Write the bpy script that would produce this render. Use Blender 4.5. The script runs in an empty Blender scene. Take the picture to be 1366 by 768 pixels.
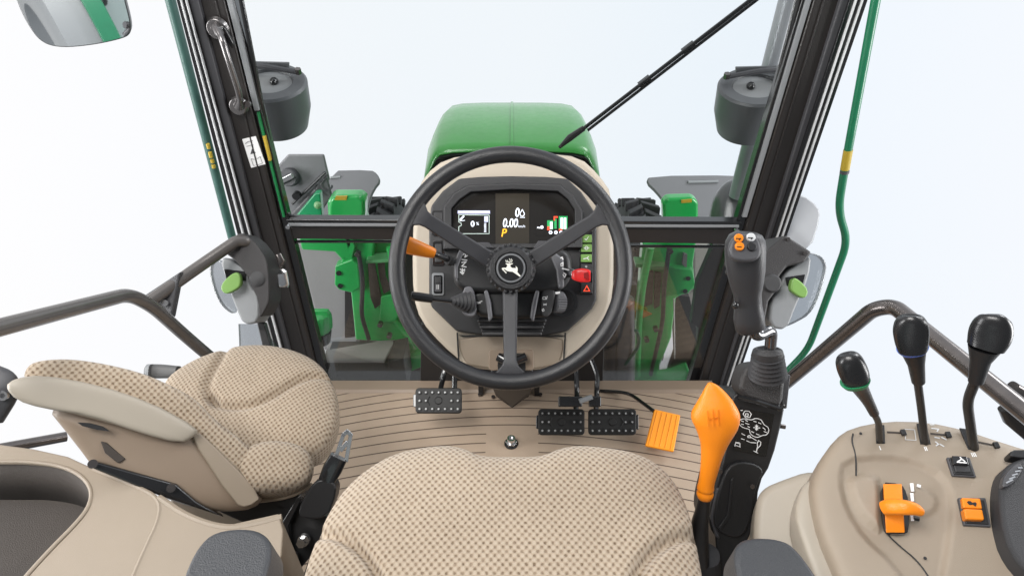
import bpy, bmesh, math, random
from mathutils import Vector, Matrix
random.seed(7)
SC = bpy.context.scene
COL = SC.collection
# ---------------------------------------------------------------- camera
PITCH = math.radians(35); FPX = 800.0; W, H = 1366.0, 768.0
CAM = Vector((0, 0, 1.35))
R_ = Vector((1, 0, 0))
FW = Vector((0, math.cos(PITCH), -math.sin(PITCH)))
UP = Vector((0, math.sin(PITCH), math.cos(PITCH)))
cd = bpy.data.cameras.new('camera'); cam = bpy.data.objects.new('camera', cd); COL.objects.link(cam)
cam.location = CAM; cam.rotation_euler = (math.pi/2 - PITCH, 0, 0)
cd.sensor_width = 36; cd.lens = 36*FPX/W; cd.clip_start = 0.02; cd.clip_end = 200
SC.camera = cam
# ---------------------------------------------------------------- world and light (white studio-style world with added softboxes)
wd = bpy.data.worlds.new('World'); SC.world = wd; wd.use_nodes = True
nt = wd.node_tree; nt.nodes.clear()
wo = nt.nodes.new('ShaderNodeOutputWorld'); bg = nt.nodes.new('ShaderNodeBackground')
tc = nt.nodes.new('ShaderNodeTexCoord'); sx = nt.nodes.new('ShaderNodeSeparateXYZ')
rp = nt.nodes.new('ShaderNodeValToRGB'); ma = nt.nodes.new('ShaderNodeMath'); ma.operation = 'MULTIPLY_ADD'
ma.inputs[1].default_value = .5; ma.inputs[2].default_value = .5
nt.links.new(tc.outputs['Generated'], sx.inputs[0]); nt.links.new(sx.outputs[0], ma.inputs[0])
nt.links.new(ma.outputs[0], rp.inputs[0]); nt.links.new(rp.outputs[0], bg.inputs[0]); nt.links.new(bg.outputs[0], wo.inputs[0])
el = rp.color_ramp.elements
el[0].position = .18; el[0].color = (.99, .99, 1, 1)
el[1].position = .95; el[1].color = (.95, .97, 1, 1)
for p, c in ((.30, (.955, .97, 1, 1)), (.42, (.93, .96, 1, 1)), (.52, (.925, .957, 1, 1)), (.70, (.87, .93, 1, 1)), (.78, (.90, .945, 1, 1)), (.86, (.93, .955, 1, 1))):
    e = el.new(p); e.color = c
mb_ = nt.nodes.new('ShaderNodeMapRange'); mb_.interpolation_type = 'SMOOTHSTEP'; mb_.inputs[1].default_value = -.45; mb_.inputs[2].default_value = .12; mb_.inputs[3].default_value = .24; mb_.inputs[4].default_value = 1.0
nt.links.new(sx.outputs[1], mb_.inputs[0])
mz_ = nt.nodes.new('ShaderNodeMapRange'); mz_.interpolation_type = 'SMOOTHSTEP'; mz_.inputs[1].default_value = -.99; mz_.inputs[2].default_value = -.88; mz_.inputs[3].default_value = .15; mz_.inputs[4].default_value = 1.0
nt.links.new(sx.outputs[2], mz_.inputs[0])
mm_ = nt.nodes.new('ShaderNodeMath'); mm_.operation = 'MULTIPLY'; nt.links.new(mb_.outputs[0], mm_.inputs[0]); nt.links.new(mz_.outputs[0], mm_.inputs[1]); nt.links.new(mm_.outputs[0], bg.inputs[1])
def area(name, loc, target, sx_, sy_, energy, col=(1, 1, 1)):
    l = bpy.data.lights.new(name, 'AREA'); l.shape = 'RECTANGLE'; l.size = sx_; l.size_y = sy_; l.energy = energy; l.color = col
    o = bpy.data.objects.new(name, l); COL.objects.link(o); o.location = loc
    o.rotation_euler = (Vector(target)-Vector(loc)).to_track_quat('-Z', 'Y').to_euler(); return o
area('added_softbox', (-1.2, -.4, 3.4), (0, .9, .4), 1.6, 1.2, 105, (1, .98, .95))  # unseen softboxes added above as key light, this one and the next
area('added_softbox', (3.2, 2.8, 3.0), (0, 1.2, .6), 1.4, 1.4, 75, (.97, .985, 1))
area('added_softbox', (-2.6, .5, 1.0), (-.5, 1.9, .6), 1.0, 1.4, 62)  # unseen pair added beside the cab to brighten the exterior faces
area('added_softbox', (2.6, .5, 1.0), (.5, 1.9, .6), 1.0, 1.4, 62)
area('added_softbox', (-1.5, -3.2, -.3), (-1.1, 1.6, 1.0), 1.5, 2.4, 11)  # added behind the cab so the outside mirror reflects white
SC.view_settings.view_transform = 'Standard'; SC.view_settings.look = 'None'
SC.view_settings.exposure = 0.0; SC.view_settings.gamma = 1

# ---------------------------------------------------------------- pixel -> point helpers
def ray(x, y): return FW + R_*((x-683)/FPX) + UP*((384-y)/FPX)
def U(x, y, d): return CAM + ray(x, y)*d
def F(x, y, z=0.0):
    r = ray(x, y); return CAM + r*((z-CAM.z)/r.z)
def V(x, y, wy):
    r = ray(x, y); return CAM + r*(wy/r.y)
def XP(x, y, wx):
    r = ray(x, y); return CAM + r*(wx/r.x)
class PL:
    def __init__(s, Q, n): s.Q = Q; s.n = Vector(n).normalized()
    def __call__(s, x, y, h=0.0):
        r = ray(x, y); return CAM + r*((s.Q+s.n*h-CAM).dot(s.n)/r.dot(s.n))
    def basis(s):
        ex = (R_ - s.n*R_.dot(s.n)).normalized(); return ex, s.n.cross(ex), s.n

# ---------------------------------------------------------------- materials
MATS = {}
def mat(name, col, rough=.5, metal=0, bump=0, bscale=400, emit=0, trans=0, var=0, coat=0, spec=.5, vscale=6):
    if name in MATS: return MATS[name]
    m = bpy.data.materials.new(name); m.use_nodes = True; t = m.node_tree; b = t.nodes['Principled BSDF']
    b.inputs['Base Color'].default_value = (*col, 1); b.inputs['Roughness'].default_value = rough
    b.inputs['Metallic'].default_value = metal; b.inputs['Specular IOR Level'].default_value = spec
    if coat: b.inputs['Coat Weight'].default_value = coat; b.inputs['Coat Roughness'].default_value = .08
    if emit: b.inputs['Emission Color'].default_value = (*col, 1); b.inputs['Emission Strength'].default_value = emit
    c = t.nodes.new('ShaderNodeTexCoord')
    if bump:
        n = t.nodes.new('ShaderNodeTexNoise'); n.inputs['Scale'].default_value = bscale; n.inputs['Detail'].default_value = 3
        bp = t.nodes.new('ShaderNodeBump'); bp.inputs['Strength'].default_value = bump; bp.inputs['Distance'].default_value = .001
        t.links.new(c.outputs['Object'], n.inputs['Vector']); t.links.new(n.outputs[0], bp.inputs['Height']); t.links.new(bp.outputs[0], b.inputs['Normal'])
        mr = t.nodes.new('ShaderNodeMapRange'); mr.inputs[3].default_value = max(.02, rough-.1); mr.inputs[4].default_value = min(1, rough+.14)
        t.links.new(n.outputs[0], mr.inputs[0]); t.links.new(mr.outputs[0], b.inputs['Roughness'])
    if var:
        n2 = t.nodes.new('ShaderNodeTexNoise'); n2.inputs['Scale'].default_value = vscale; n2.inputs['Detail'].default_value = 6; n2.inputs['Roughness'].default_value = .65
        mx = t.nodes.new('ShaderNodeMix'); mx.data_type = 'RGBA'
        mx.inputs['A'].default_value = (*[k*(1-var) for k in col], 1); mx.inputs['B'].default_value = (*[min(1, k*(1+var)) for k in col], 1)
        t.links.new(c.outputs['Object'], n2.inputs['Vector']); t.links.new(n2.outputs[0], mx.inputs['Factor']); t.links.new(mx.outputs['Result'], b.inputs['Base Color'])
    MATS[name] = m; return m
BLACK = mat('black_plastic', (.013, .013, .014), .38, bump=.35, bscale=900, var=.25)
BLACKG = mat('gloss_black', (.012, .012, .013), .18, coat=.4)
RUBBER = mat('rubber', (.03, .03, .033), .6, bump=.3, bscale=300)
RIM = mat('rim_foam', (.014, .014, .016), .33, bump=.6, bscale=700, var=.2, spec=.55)
GREY = mat('grey_plastic', (.06, .06, .066), .42, bump=.5, bscale=1100, var=.15)
CHAR = mat('charcoal_panel', (.028, .028, .030), .45, bump=.6, bscale=1200, var=.15)
MIDG = mat('mid_grey', (.24, .25, .26), .4, bump=.3, bscale=900)
LITG = mat('light_grey', (.6, .61, .62), .35)
BROWN = mat('pillar_trim', (.022, .019, .018), .3, bump=.5, bscale=400, var=.22, vscale=160)
BEIGE = mat('beige_plastic', (.295, .24, .182), .42, bump=.5, bscale=1600, var=.07)
BEIGEL = mat('light_beige_plastic', (.345, .305, .25), .42, bump=.3, bscale=1300, var=.05)
TAN = mat('tan_plastic', (.25, .19, .14), .4, bump=.35, bscale=1300, var=.06)
DASHB = mat('dash_beige', (.47, .41, .33), .42, bump=.5, bscale=1600, var=.07)
TRAY = mat('tray_brown', (.045, .036, .03), .7, bump=1, bscale=700, var=.3)
GREEN = mat('green_paint', (.02, .40, .085), .3, coat=.6, var=.12, vscale=9)
GREENH = mat('green_hood_paint', (.035, .27, .04), .36, coat=.5, var=.16, vscale=9, bump=.25, bscale=60)
ORANGE = mat('orange_plastic', (.82, .23, .004), .36, bump=.4, bscale=700, var=.07, vscale=25)
LIME = mat('lime_plastic', (.19, .36, .09), .4)
RED = mat('red_plastic', (.75, .02, .02), .3)
STEEL = mat('zinc_steel', (.65, .65, .66), .22, 1)
DSTEEL = mat('dark_steel', (.16, .145, .14), .22, .85, var=.3, vscale=40)
WHITE = mat('white_print', (.82, .82, .82), .5)
YEL = mat('yellow_decal', (.50, .35, .04), .4)
TYRE = mat('tyre_rubber', (.035, .035, .038), .75, bump=1, bscale=90, var=.3)
LAMPG = mat('lamp_housing', (.09, .094, .10), .4, bump=.4, bscale=300, var=.12)
FENG = mat('fender_plastic', (.15, .15, .16), .45, bump=.4, bscale=300, var=.1)
def glassmat(name, tint, refl=.12, rough=.0):
    m = bpy.data.materials.new(name); m.use_nodes = True; t = m.node_tree; t.nodes.clear()
    o = t.nodes.new('ShaderNodeOutputMaterial'); mx = t.nodes.new('ShaderNodeMixShader'); tr = t.nodes.new('ShaderNodeBsdfTransparent')
    gl = t.nodes.new('ShaderNodeBsdfGlossy'); fr = t.nodes.new('ShaderNodeFresnel'); fr.inputs[0].default_value = 1.45
    mm = t.nodes.new('ShaderNodeMath'); mm.operation = 'MULTIPLY_ADD'; mm.use_clamp = True; mm.inputs[1].default_value = .6; mm.inputs[2].default_value = refl
    tr.inputs[0].default_value = (*tint, 1); gl.inputs[1].default_value = rough
    t.links.new(fr.outputs[0], mm.inputs[0]); t.links.new(mm.outputs[0], mx.inputs[0]); t.links.new(tr.outputs[0], mx.inputs[1]); t.links.new(gl.outputs[0], mx.inputs[2]); t.links.new(mx.outputs[0], o.inputs[0])
    MATS[name] = m; return m
GLASS = glassmat('window_glass', (.975, .985, .985), -.02)
GLASSL = glassmat('lower_glass', (.96, .965, .96), -.01)
GLASSR = glassmat('tinted_lower_glass', (.84, .83, .82), .05)
SMOKE = glassmat('smoked_plastic', (.66, .68, .70), .12, .25)
MIRR = mat('mirror_glass', (.93, .95, .95), .02, 1)
def fabric():
    m = bpy.data.materials.new('woven_fabric'); m.use_nodes = True; t = m.node_tree; b = t.nodes['Principled BSDF']
    b.inputs['Roughness'].default_value = .95; b.inputs['Specular IOR Level'].default_value = .15
    b.inputs['Sheen Weight'].default_value = .25
    L = t.links.new
    uv = t.nodes.new('ShaderNodeUVMap'); uv.uv_map = 'UVMap'
    wn = t.nodes.new('ShaderNodeTexNoise'); wn.inputs['Scale'].default_value = 160; wn.inputs['Detail'].default_value = 3
    L(uv.outputs[0], wn.inputs['Vector'])
    ws = t.nodes.new('ShaderNodeVectorMath'); ws.operation = 'MULTIPLY_ADD'; ws.inputs[1].default_value = (.0035, .0035, 0)
    L(wn.outputs['Color'], ws.inputs[0]); L(uv.outputs[0], ws.inputs[2])
    s = t.nodes.new('ShaderNodeSeparateXYZ'); L(ws.outputs[0], s.inputs[0])
    def mth(op, a, bb=None, c=None):
        n = t.nodes.new('ShaderNodeMath'); n.operation = op
        for i, k in enumerate((a, bb, c)):
            if k is None: continue
            if isinstance(k, (int, float)): n.inputs[i].default_value = k
            else: L(k, n.inputs[i])
        return n.outputs[0]
    cu = mth('COSINE', mth('MULTIPLY', s.outputs[0], math.pi/.0051)); cv = mth('COSINE', mth('MULTIPLY', s.outputs[1], math.pi/.0056))
    p = mth('MULTIPLY', cu, cv)
    dot = t.nodes.new('ShaderNodeMapRange'); dot.interpolation_type = 'SMOOTHSTEP'; L(p, dot.inputs[0]); dot.inputs[1].default_value = .12; dot.inputs[2].default_value = .82
    # fine knit threads
    th = mth('MULTIPLY', mth('SINE', mth('MULTIPLY', s.outputs[0], 2*math.pi/.0021)), mth('SINE', mth('MULTIPLY', s.outputs[1], 2*math.pi/.0024)))
    nz = t.nodes.new('ShaderNodeTexNoise'); nz.inputs['Scale'].default_value = 700; nz.inputs['Detail'].default_value = 4; L(uv.outputs[0], nz.inputs['Vector'])
    nb = t.nodes.new('ShaderNodeTexNoise'); nb.inputs['Scale'].default_value = 9; nb.inputs['Detail'].default_value = 4; L(uv.outputs[0], nb.inputs['Vector'])
    c1 = t.nodes.new('ShaderNodeMix'); c1.data_type = 'RGBA'; c1.inputs['A'].default_value = (.31, .245, .18, 1); c1.inputs['B'].default_value = (.64, .535, .42, 1)
    L(mth('ADD', mth('MULTIPLY', nz.outputs[0], .6), mth('MULTIPLY', nb.outputs[0], .4)), c1.inputs['Factor'])
    c2 = t.nodes.new('ShaderNodeMix'); c2.data_type = 'RGBA'; c2.inputs['B'].default_value = (.16, .107, .066, 1)
    L(c1.outputs['Result'], c2.inputs['A']); nd = t.nodes.new('ShaderNodeTexNoise'); nd.inputs['Scale'].default_value = 150; nd.inputs['Detail'].default_value = 2; L(uv.outputs[0], nd.inputs['Vector'])
    nr = t.nodes.new('ShaderNodeMapRange'); L(nd.outputs[0], nr.inputs[0]); nr.inputs[1].default_value = .3; nr.inputs[2].default_value = .68; nr.inputs[3].default_value = .25; nr.inputs[4].default_value = 1.15
    L(mth('MULTIPLY', mth('MULTIPLY', dot.outputs[0], nr.outputs[0]), mth('ADD', .2, mth('MULTIPLY', nz.outputs[0], 1.1))), c2.inputs['Factor'])
    L(c2.outputs['Result'], b.inputs['Base Color'])
    hal = t.nodes.new('ShaderNodeMapRange'); L(p, hal.inputs[0]); hal.inputs[1].default_value = -.6; hal.inputs[2].default_value = .5
    c3 = t.nodes.new('ShaderNodeMix'); c3.data_type = 'RGBA'; c3.blend_type = 'MULTIPLY'; c3.inputs['B'].default_value = (.78, .73, .67, 1)
    L(c2.outputs['Result'], c3.inputs['A']); L(hal.outputs[0], c3.inputs['Factor']); L(c3.outputs['Result'], b.inputs['Base Color'])
    h = mth('ADD', mth('MULTIPLY', dot.outputs[0], -1.0), mth('ADD', mth('MULTIPLY', th, .3), mth('MULTIPLY', nz.outputs[0], .7)))
    bp = t.nodes.new('ShaderNodeBump'); bp.inputs['Strength'].default_value = .8; bp.inputs['Distance'].default_value = .0014
    L(h, bp.inputs['Height']); L(bp.outputs[0], b.inputs['Normal'])
    return m
FABRIC = fabric()
def floormat():
    m = bpy.data.materials.new('ribbed_floor_mat'); m.use_nodes = True; t = m.node_tree; b = t.nodes['Principled BSDF']; L = t.links.new
    b.inputs['Roughness'].default_value = .6
    g = t.nodes.new('ShaderNodeTexCoord'); s = t.nodes.new('ShaderNodeSeparateXYZ'); L(g.outputs['Object'], s.inputs[0])
    def mth(op, a, bb=None):
        n = t.nodes.new('ShaderNodeMath'); n.operation = op
        for i, k in enumerate((a, bb)):
            if k is None: continue
            if isinstance(k, (int, float)): n.inputs[i].default_value = k
            else: L(k, n.inputs[i])
        return n.outputs[0]
    v = mth('ADD', s.outputs[1], mth('MULTIPLY', mth('MULTIPLY', s.outputs[0], s.outputs[0]), .27))
    fr = mth('FRACT', mth('DIVIDE', v, .0335))
    gr = mth('LESS_THAN', mth('ABSOLUTE', mth('SUBTRACT', fr, .5)), .052)
    cen = mth('MULTIPLY', mth('LESS_THAN', mth('ABSOLUTE', s.outputs[0]), .075), mth('LESS_THAN', s.outputs[1], 1.2))
    gr = mth('MULTIPLY', gr, mth('SUBTRACT', 1, cen))
    n = t.nodes.new('ShaderNodeTexNoise'); n.inputs['Scale'].default_value = 500; n.inputs['Detail'].default_value = 3; L(g.outputs['Object'], n.inputs['Vector'])
    n2 = t.nodes.new('ShaderNodeTexNoise'); n2.inputs['Scale'].default_value = 14; n2.inputs['Detail'].default_value = 6; L(g.outputs['Object'], n2.inputs['Vector'])
    a = t.nodes.new('ShaderNodeMix'); a.data_type = 'RGBA'; a.inputs['A'].default_value = (.28, .205, .145, 1); a.inputs['B'].default_value = (.45, .355, .27, 1)
    L(mth('ADD', mth('MULTIPLY', n.outputs[0], .5), mth('MULTIPLY', n2.outputs[0], .5)), a.inputs['Factor'])
    c = t.nodes.new('ShaderNodeMix'); c.data_type = 'RGBA'; c.inputs['B'].default_value = (.085, .058, .042, 1); L(a.outputs['Result'], c.inputs['A']); L(gr, c.inputs['Factor'])
    L(c.outputs['Result'], b.inputs['Base Color'])
    bp = t.nodes.new('ShaderNodeBump'); bp.inputs['Strength'].default_value = .8; bp.inputs['Distance'].default_value = .003
    L(mth('ADD', mth('MULTIPLY', gr, -1.0), mth('MULTIPLY', n.outputs[0], .15)), bp.inputs['Height']); L(bp.outputs[0], b.inputs['Normal'])
    return m
FLOORM = floormat()

# ---------------------------------------------------------------- objects
OFF = {}
def thing(name, label, cat, loc=(0, 0, 0), group=None):
    o = bpy.data.objects.new(name, None); COL.objects.link(o); o.location = loc; o.empty_display_size = .05
    o['label'] = label; o['category'] = cat
    if group: o['group'] = group
    OFF[o] = Vector(loc); return o
def tag(o, label=None, cat=None, group=None, kind=None):
    if label: o['label'] = label
    if cat: o['category'] = cat
    if group: o['group'] = group
    if kind: o['kind'] = kind
    return o
class MB:
    def __init__(s): s.v = []; s.f = []; s.uv = None
    def add(s, v, f):
        k = len(s.v); s.v += [Vector(p) for p in v]; s.f += [tuple(i+k for i in q) for q in f]; return s
    def prism(s, pts, ext):
        n = len(pts); ext = Vector(ext); v = list(pts)+[Vector(p)+ext for p in pts]
        nrm = Vector((0, 0, 0))
        for i in range(n): nrm += Vector(pts[i]).cross(Vector(pts[(i+1) % n]))
        f = [tuple(range(n)), tuple(range(2*n-1, n-1, -1))]+[(i, i+n, (i+1) % n+n, (i+1) % n) for i in range(n)]
        if nrm.dot(ext) > 0: f = [tuple(reversed(q)) for q in f]
        return s.add(v, f)
    def px(s, pts, d, th, ext=None):          # outline at one depth, pushed away from the viewer by th
        e = FW*th if ext is None else ext
        return s.prism([U(x, y, d) for x, y in pts], e)
    def pl(s, pts, P, h, th):                 # outline on a plane, top at height h, th thick below it
        return s.prism([P(x, y, h) for x, y in pts], -P.n*th)
    def box(s, c, ex, ey, ez):                # half axes
        c = Vector(c); a = [Vector(q) for q in (ex, ey, ez)]
        if a[0].cross(a[1]).dot(a[2]) < 0: a[0] = -a[0]
        v = [c+a[0]*i+a[1]*j+a[2]*k for k in (-1, 1) for j in (-1, 1) for i in (-1, 1)]
        return s.add(v, [(0, 2, 3, 1), (4, 5, 7, 6), (0, 1, 5, 4), (2, 6, 7, 3), (0, 4, 6, 2), (1, 3, 7, 5)])
    def loft(s, rings, caps=True, close=True):
        n = len(rings[0]); v = [p for r in rings for p in r]; f = []
        for i in range(len(rings)-1):
            for j in range(n if close else n-1):
                f.append((i*n+j, i*n+(j+1) % n, (i+1)*n+(j+1) % n, (i+1)*n+j))
        if caps: f += [tuple(range(n-1, -1, -1)), tuple(range((len(rings)-1)*n, len(rings)*n))]
        return s.add(v, f)
    def tube(s, pts, r, seg=14, caps=True, flat=1.0):
        pts = [Vector(p) for p in pts]; n = len(pts); rs = r if isinstance(r, (list, tuple)) else [r]*n
        rings = []; up = None
        for i, p in enumerate(pts):
            t = (pts[min(i+1, n-1)]-pts[max(i-1, 0)]).normalized()
            if up is None:
                up = Vector((0, 0, 1)) if abs(t.z) < .9 else Vector((0, 1, 0))
            x = t.cross(up).normalized(); y = x.cross(t).normalized(); up = y
            rings.append([p+(x*math.cos(a)+y*math.sin(a)*flat)*rs[i] for a in [2*math.pi*k/seg for k in range(seg)]])
        return s.loft(rings, caps)
    def cyl(s, a, b, r0, r1=None, seg=28): return s.tube([a, b], [r0, r0 if r1 is None else r1], seg)
    def ball(s, c, r, sc=(1, 1, 1), seg=20):
        c = Vector(c); rings = []
        for i in range(1, 12):
            t = math.pi*i/12
            rings.append([c+Vector((r*sc[0]*math.sin(t)*math.cos(a), r*sc[1]*math.sin(t)*math.sin(a), r*sc[2]*math.cos(t))) for a in [-2*math.pi*k/seg for k in range(seg)]])
        return s.loft(rings)
    def lpx(s, rows, seg=24, p=2.6, roll=0, sm=1):
        if len(rows) > 3 and len(rows) < 11 and sm: rows = smooth2(rows, 2, False)
        if len(rows) >= 11 and sm == 2: rows = smooth2(rows, 1, False)
        s._(rows, seg, p); return s
    def _(s, rows, seg, p):    # rows of (px,py,depth,rw_px,rd_px): superellipse sections along a path
        c = [U(x, y, d) for x, y, d, *_ in rows]; n = len(c); rings = []
        for i, (x, y, d, rw, rd) in enumerate(rows):
            t = (c[min(i+1, n-1)]-c[max(i-1, 0)]).normalized(); vw = (c[i]-CAM).normalized()
            sd = t.cross(vw).normalized(); dp = sd.cross(t).normalized()
            ring = []
            for k in range(seg):
                a = 2*math.pi*k/seg; ca, sa = math.cos(a), math.sin(a)
                q = (abs(ca)**p+abs(sa)**p)**(-1/p)
                ring.append(c[i]+sd*(ca*q*rw*d/FPX)+dp*(sa*q*rd*d/FPX))
            rings.append(ring)
        return s.loft(rings)
    def disc_ring(s, c, n, r0, r1, h, seg=48):  # flat annulus with thickness
        n = Vector(n).normalized(); x = n.orthogonal().normalized(); y = n.cross(x); rings = []
        for r, z in ((r0, 0), (r0, h), (r1, h), (r1, 0), (r0, 0)):
            rings.append([c+(x*math.cos(a)+y*math.sin(a))*r+n*z for a in [2*math.pi*k/seg for k in range(seg)]])
        return s.loft(rings, caps=False)
    def stroke(s, pts, w, n, h=.0008):          # thin raised line on a plane with normal n
        n = Vector(n)
        for a, b in zip(pts, pts[1:]):
            a = Vector(a); b = Vector(b); d = (b-a)
            if d.length < 1e-6: continue
            d.normalize(); sd = n.cross(d).normalized()*w*.5
            s.box((a+b)/2, (b-a)/2+d*w*.3, sd, n*h*.5)
        return s
    def build(s, name, m, parent=None, bevel=0, seg=2, ang=35, flat=False, sub=0):
        me = bpy.data.meshes.new(name); off = OFF.get(parent, Vector((0, 0, 0)))
        me.from_pydata([tuple(p-off) for p in s.v], [], s.f); me.update()
        bm = bmesh.new(); bm.from_mesh(me); bmesh.ops.recalc_face_normals(bm, faces=bm.faces)
        bm.to_mesh(me); bm.free()
        me.materials.append(m)
        if not flat:
            me.polygons.foreach_set('use_smooth', [True]*len(me.polygons))
            if not bevel: me.set_sharp_from_angle(angle=math.radians(ang))
        if s.uv:
            l = me.uv_layers.new(name='UVMap')
            for lp in me.loops: l.data[lp.index].uv = s.uv[lp.vertex_index]
        o = bpy.data.objects.new(name, me); COL.objects.link(o)
        if parent: o.parent = parent; OFF[o] = off
        if bevel:
            b = o.modifiers.new('bevel', 'BEVEL'); b.width = bevel; b.segments = seg; b.limit_method = 'ANGLE'; b.angle_limit = math.radians(30); b.harden_normals = True
        if sub:
            b = o.modifiers.new('sub', 'SUBSURF'); b.levels = sub; b.render_levels = sub
        return o
def P_(*a): return MB().prism(*a)
def fillet(pts, r, n=7):
    pts = [Vector(p) for p in pts]; out = [pts[0]]
    for a, b, c in zip(pts, pts[1:], pts[2:]):
        d1 = (a-b); d2 = (c-b); k = min(r, d1.length*.48, d2.length*.48); p0 = b+d1.normalized()*k; p2 = b+d2.normalized()*k
        for i in range(n+1):
            t = i/n; out.append(p0*(1-t)**2+b*2*t*(1-t)+p2*t*t)
    out.append(pts[-1]); return out
def smooth2(pts, it=2, closed=True):
    for _ in range(it):
        q = []; n = len(pts)
        for i in range(n if closed else n-1):
            a = pts[i]; b = pts[(i+1) % n]
            q.append(tuple(a[k]*.75+b[k]*.25 for k in range(len(a)))); q.append(tuple(a[k]*.25+b[k]*.75 for k in range(len(a))))
        if not closed: q = [pts[0]]+q+[pts[-1]]
        pts = q
    return pts
def rrect(x0, y0, x1, y1, r=2, n=4):
    o = []
    for cx, cy, a0 in ((x1-r, y0+r, -90), (x1-r, y1-r, 0), (x0+r, y1-r, 90), (x0+r, y0+r, 180)):
        for i in range(n+1):
            a = math.radians(a0+90*i/n); o.append((cx+r*math.cos(a), cy+r*math.sin(a)))
    return o
CAMB = (R_, UP, -FW)
def text(s, c, hgt, name, m, parent, basis=CAMB, shear=0, rot=0, sx=1.0, ext=.0003, bold=0):
    cu = bpy.data.curves.new(name, 'FONT'); cu.body = s; cu.size = 1; cu.align_x = 'CENTER'; cu.align_y = 'CENTER'; cu.shear = shear; cu.offset = bold
    o = bpy.data.objects.new(name, cu); COL.objects.link(o)
    dg = bpy.context.evaluated_depsgraph_get(); me = bpy.data.meshes.new_from_object(o.evaluated_get(dg))
    COL.objects.unlink(o); bpy.data.objects.remove(o)
    ex, ey, n = basis; k = hgt/.7; ca, sa = math.cos(rot), math.sin(rot); off = OFF.get(parent, Vector((0, 0, 0)))
    for v in me.vertices:
        x = v.co.x*k*sx; y = v.co.y*k; v.co = c+ex*(x*ca-y*sa)+ey*(x*sa+y*ca)+n*ext-off
    me.materials.clear(); me.materials.append(m)
    t = bpy.data.objects.new(name, me); COL.objects.link(t)
    if parent: t.parent = parent; OFF[t] = off
    return t
def puff(name, outline, O, ex, ey, n, H_, thick, m, parent, seams=(), K=44, N=220, pw=3.0, cfix=None, tuck=.82, dome=None):
    """cushion: outline in local metres (x,y); top bulges along n; seams = [(polyline, width, depth)]"""
    # resample
    L = [0]; pts = list(outline)+[outline[0]]
    for a, b in zip(pts, pts[1:]): L.append(L[-1]+math.dist(a, b))
    ol = []; j = 0
    for i in range(N):
        t = L[-1]*i/N
        while L[j+1] < t: j += 1
        k = (t-L[j])/max(1e-9, L[j+1]-L[j]); ol.append((pts[j][0]*(1-k)+pts[j+1][0]*k, pts[j][1]*(1-k)+pts[j+1][1]*k))
    cx, cy = cfix or (sum(p[0] for p in ol)/N, sum(p[1] for p in ol)/N)
    def sd(p, poly):
        best = 9
        for a, b in zip(poly, poly[1:]):
            dx, dy = b[0]-a[0], b[1]-a[1]; t = max(0, min(1, ((p[0]-a[0])*dx+(p[1]-a[1])*dy)/(dx*dx+dy*dy+1e-12)))
            best = min(best, math.hypot(p[0]-a[0]-dx*t, p[1]-a[1]-dy*t))
        return best
    rings = []; uv = []
    for i in range(K+1):
        s_ = max(.004, i/K); s_ = 1-(1-s_)**1.35; r = []
        for (x, y) in ol:
            qx, qy = cx+(x-cx)*s_, cy+(y-cy)*s_
            h = H_*(max(0, 1-s_**pw))**.5
            for poly, w, dp in seams:
                e = sd((qx, qy), poly); h -= dp*math.exp(-(e/w)**2)
            if dome: h += dome(qx, qy)*(1-s_**4)
            r.append(O+ex*qx+ey*qy+n*h); uv.append((qx, qy))
        rings.append(r)
    for q, (zz, sc) in enumerate(((.12, 1.012), (.3, 1.02), (.55, 1.015), (.8, .985), (1.0, .93), (1.02, tuck))):
        r = []
        for (x, y) in ol:
            dx, dy = x-cx, y-cy; l = math.hypot(dx, dy)
            r.append(O+ex*(cx+dx*sc)+ey*(cy+dy*sc)-n*thick*zz); uv.append((x+dx/l*thick*zz, y+dy/l*thick*zz))
        rings.append(r)
    mb = MB(); mb.loft(rings, caps=True); mb.uv = uv
    return mb.build(name, m, parent, ang=180)

# ================================================================ SETTING: floor
fl = MB().prism([Vector((-.60, .15, 0)), Vector((.64, .15, 0)), Vector((.64, F(683, 524).y, 0)), Vector((-.60, F(683, 524).y, 0))], (0, 0, -.05)).build('floor', FLOORM)
tag(fl, kind='structure')
yf = F(683, 524).y
o = MB().prism([Vector((-.60, yf-.002, 0)), Vector((-.60, yf+.008, .008)), Vector((-.60, yf+.05, .008)), Vector((-.60, yf+.05, -.05)), Vector((-.60, yf-.002, -.05))], (1.24, 0, 0)).build('floor_sill', TAN, bevel=.003)
tag(o, kind='structure')

# ================================================================ CAB PILLARS (front plane y = PY)
PY = 1.42
def strip(mb, xa0, ya, xa1, xb0, yb, xb1, wy, th):     # ribbon between two heights on the vertical plane wy, th deep away
    return mb.prism([V(xa0, ya, wy), V(xa1, ya, wy), V(xb1, yb, wy), V(xb0, yb, wy)], (0, th, 0))
pl = thing('cab_pillar', 'left front cab pillar with grab handle and small instruction sticker', 'pillar', V(400, 480, PY))
strip(MB(), 262, -60, 284, 399, 500, 424, PY, .05).v and None
T0, T1 = -40, 500
def lx(x0, x475, y): return x0+(x475-x0)*y/475.0
def lstrip(a0, a1, b0, b1, wy, th, name, m, par, bev=.003, y0=T0, y1=T1):
    mb = MB(); strip(mb, lx(a0, b0, y0), y0, lx(a1, b1, y0), lx(a0, b0, y1), y1, lx(a1, b1, y1), wy, th); return mb.build(name, m, par, bevel=bev)
lstrip(264, 299, 388, 418, PY, .06, 'trim_panel', BROWN, pl, .006)
lstrip(250, 264, 381, 388.5, PY-.012, .05, 'side_channel', GREY, pl, .004)
lstrip(299, 312, 418, 430, PY+.012, .03, 'window_gasket', BLACKG, pl, .003)
TEALE = mat('rail_view_green', (.01, .17, .05), .35)
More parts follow.
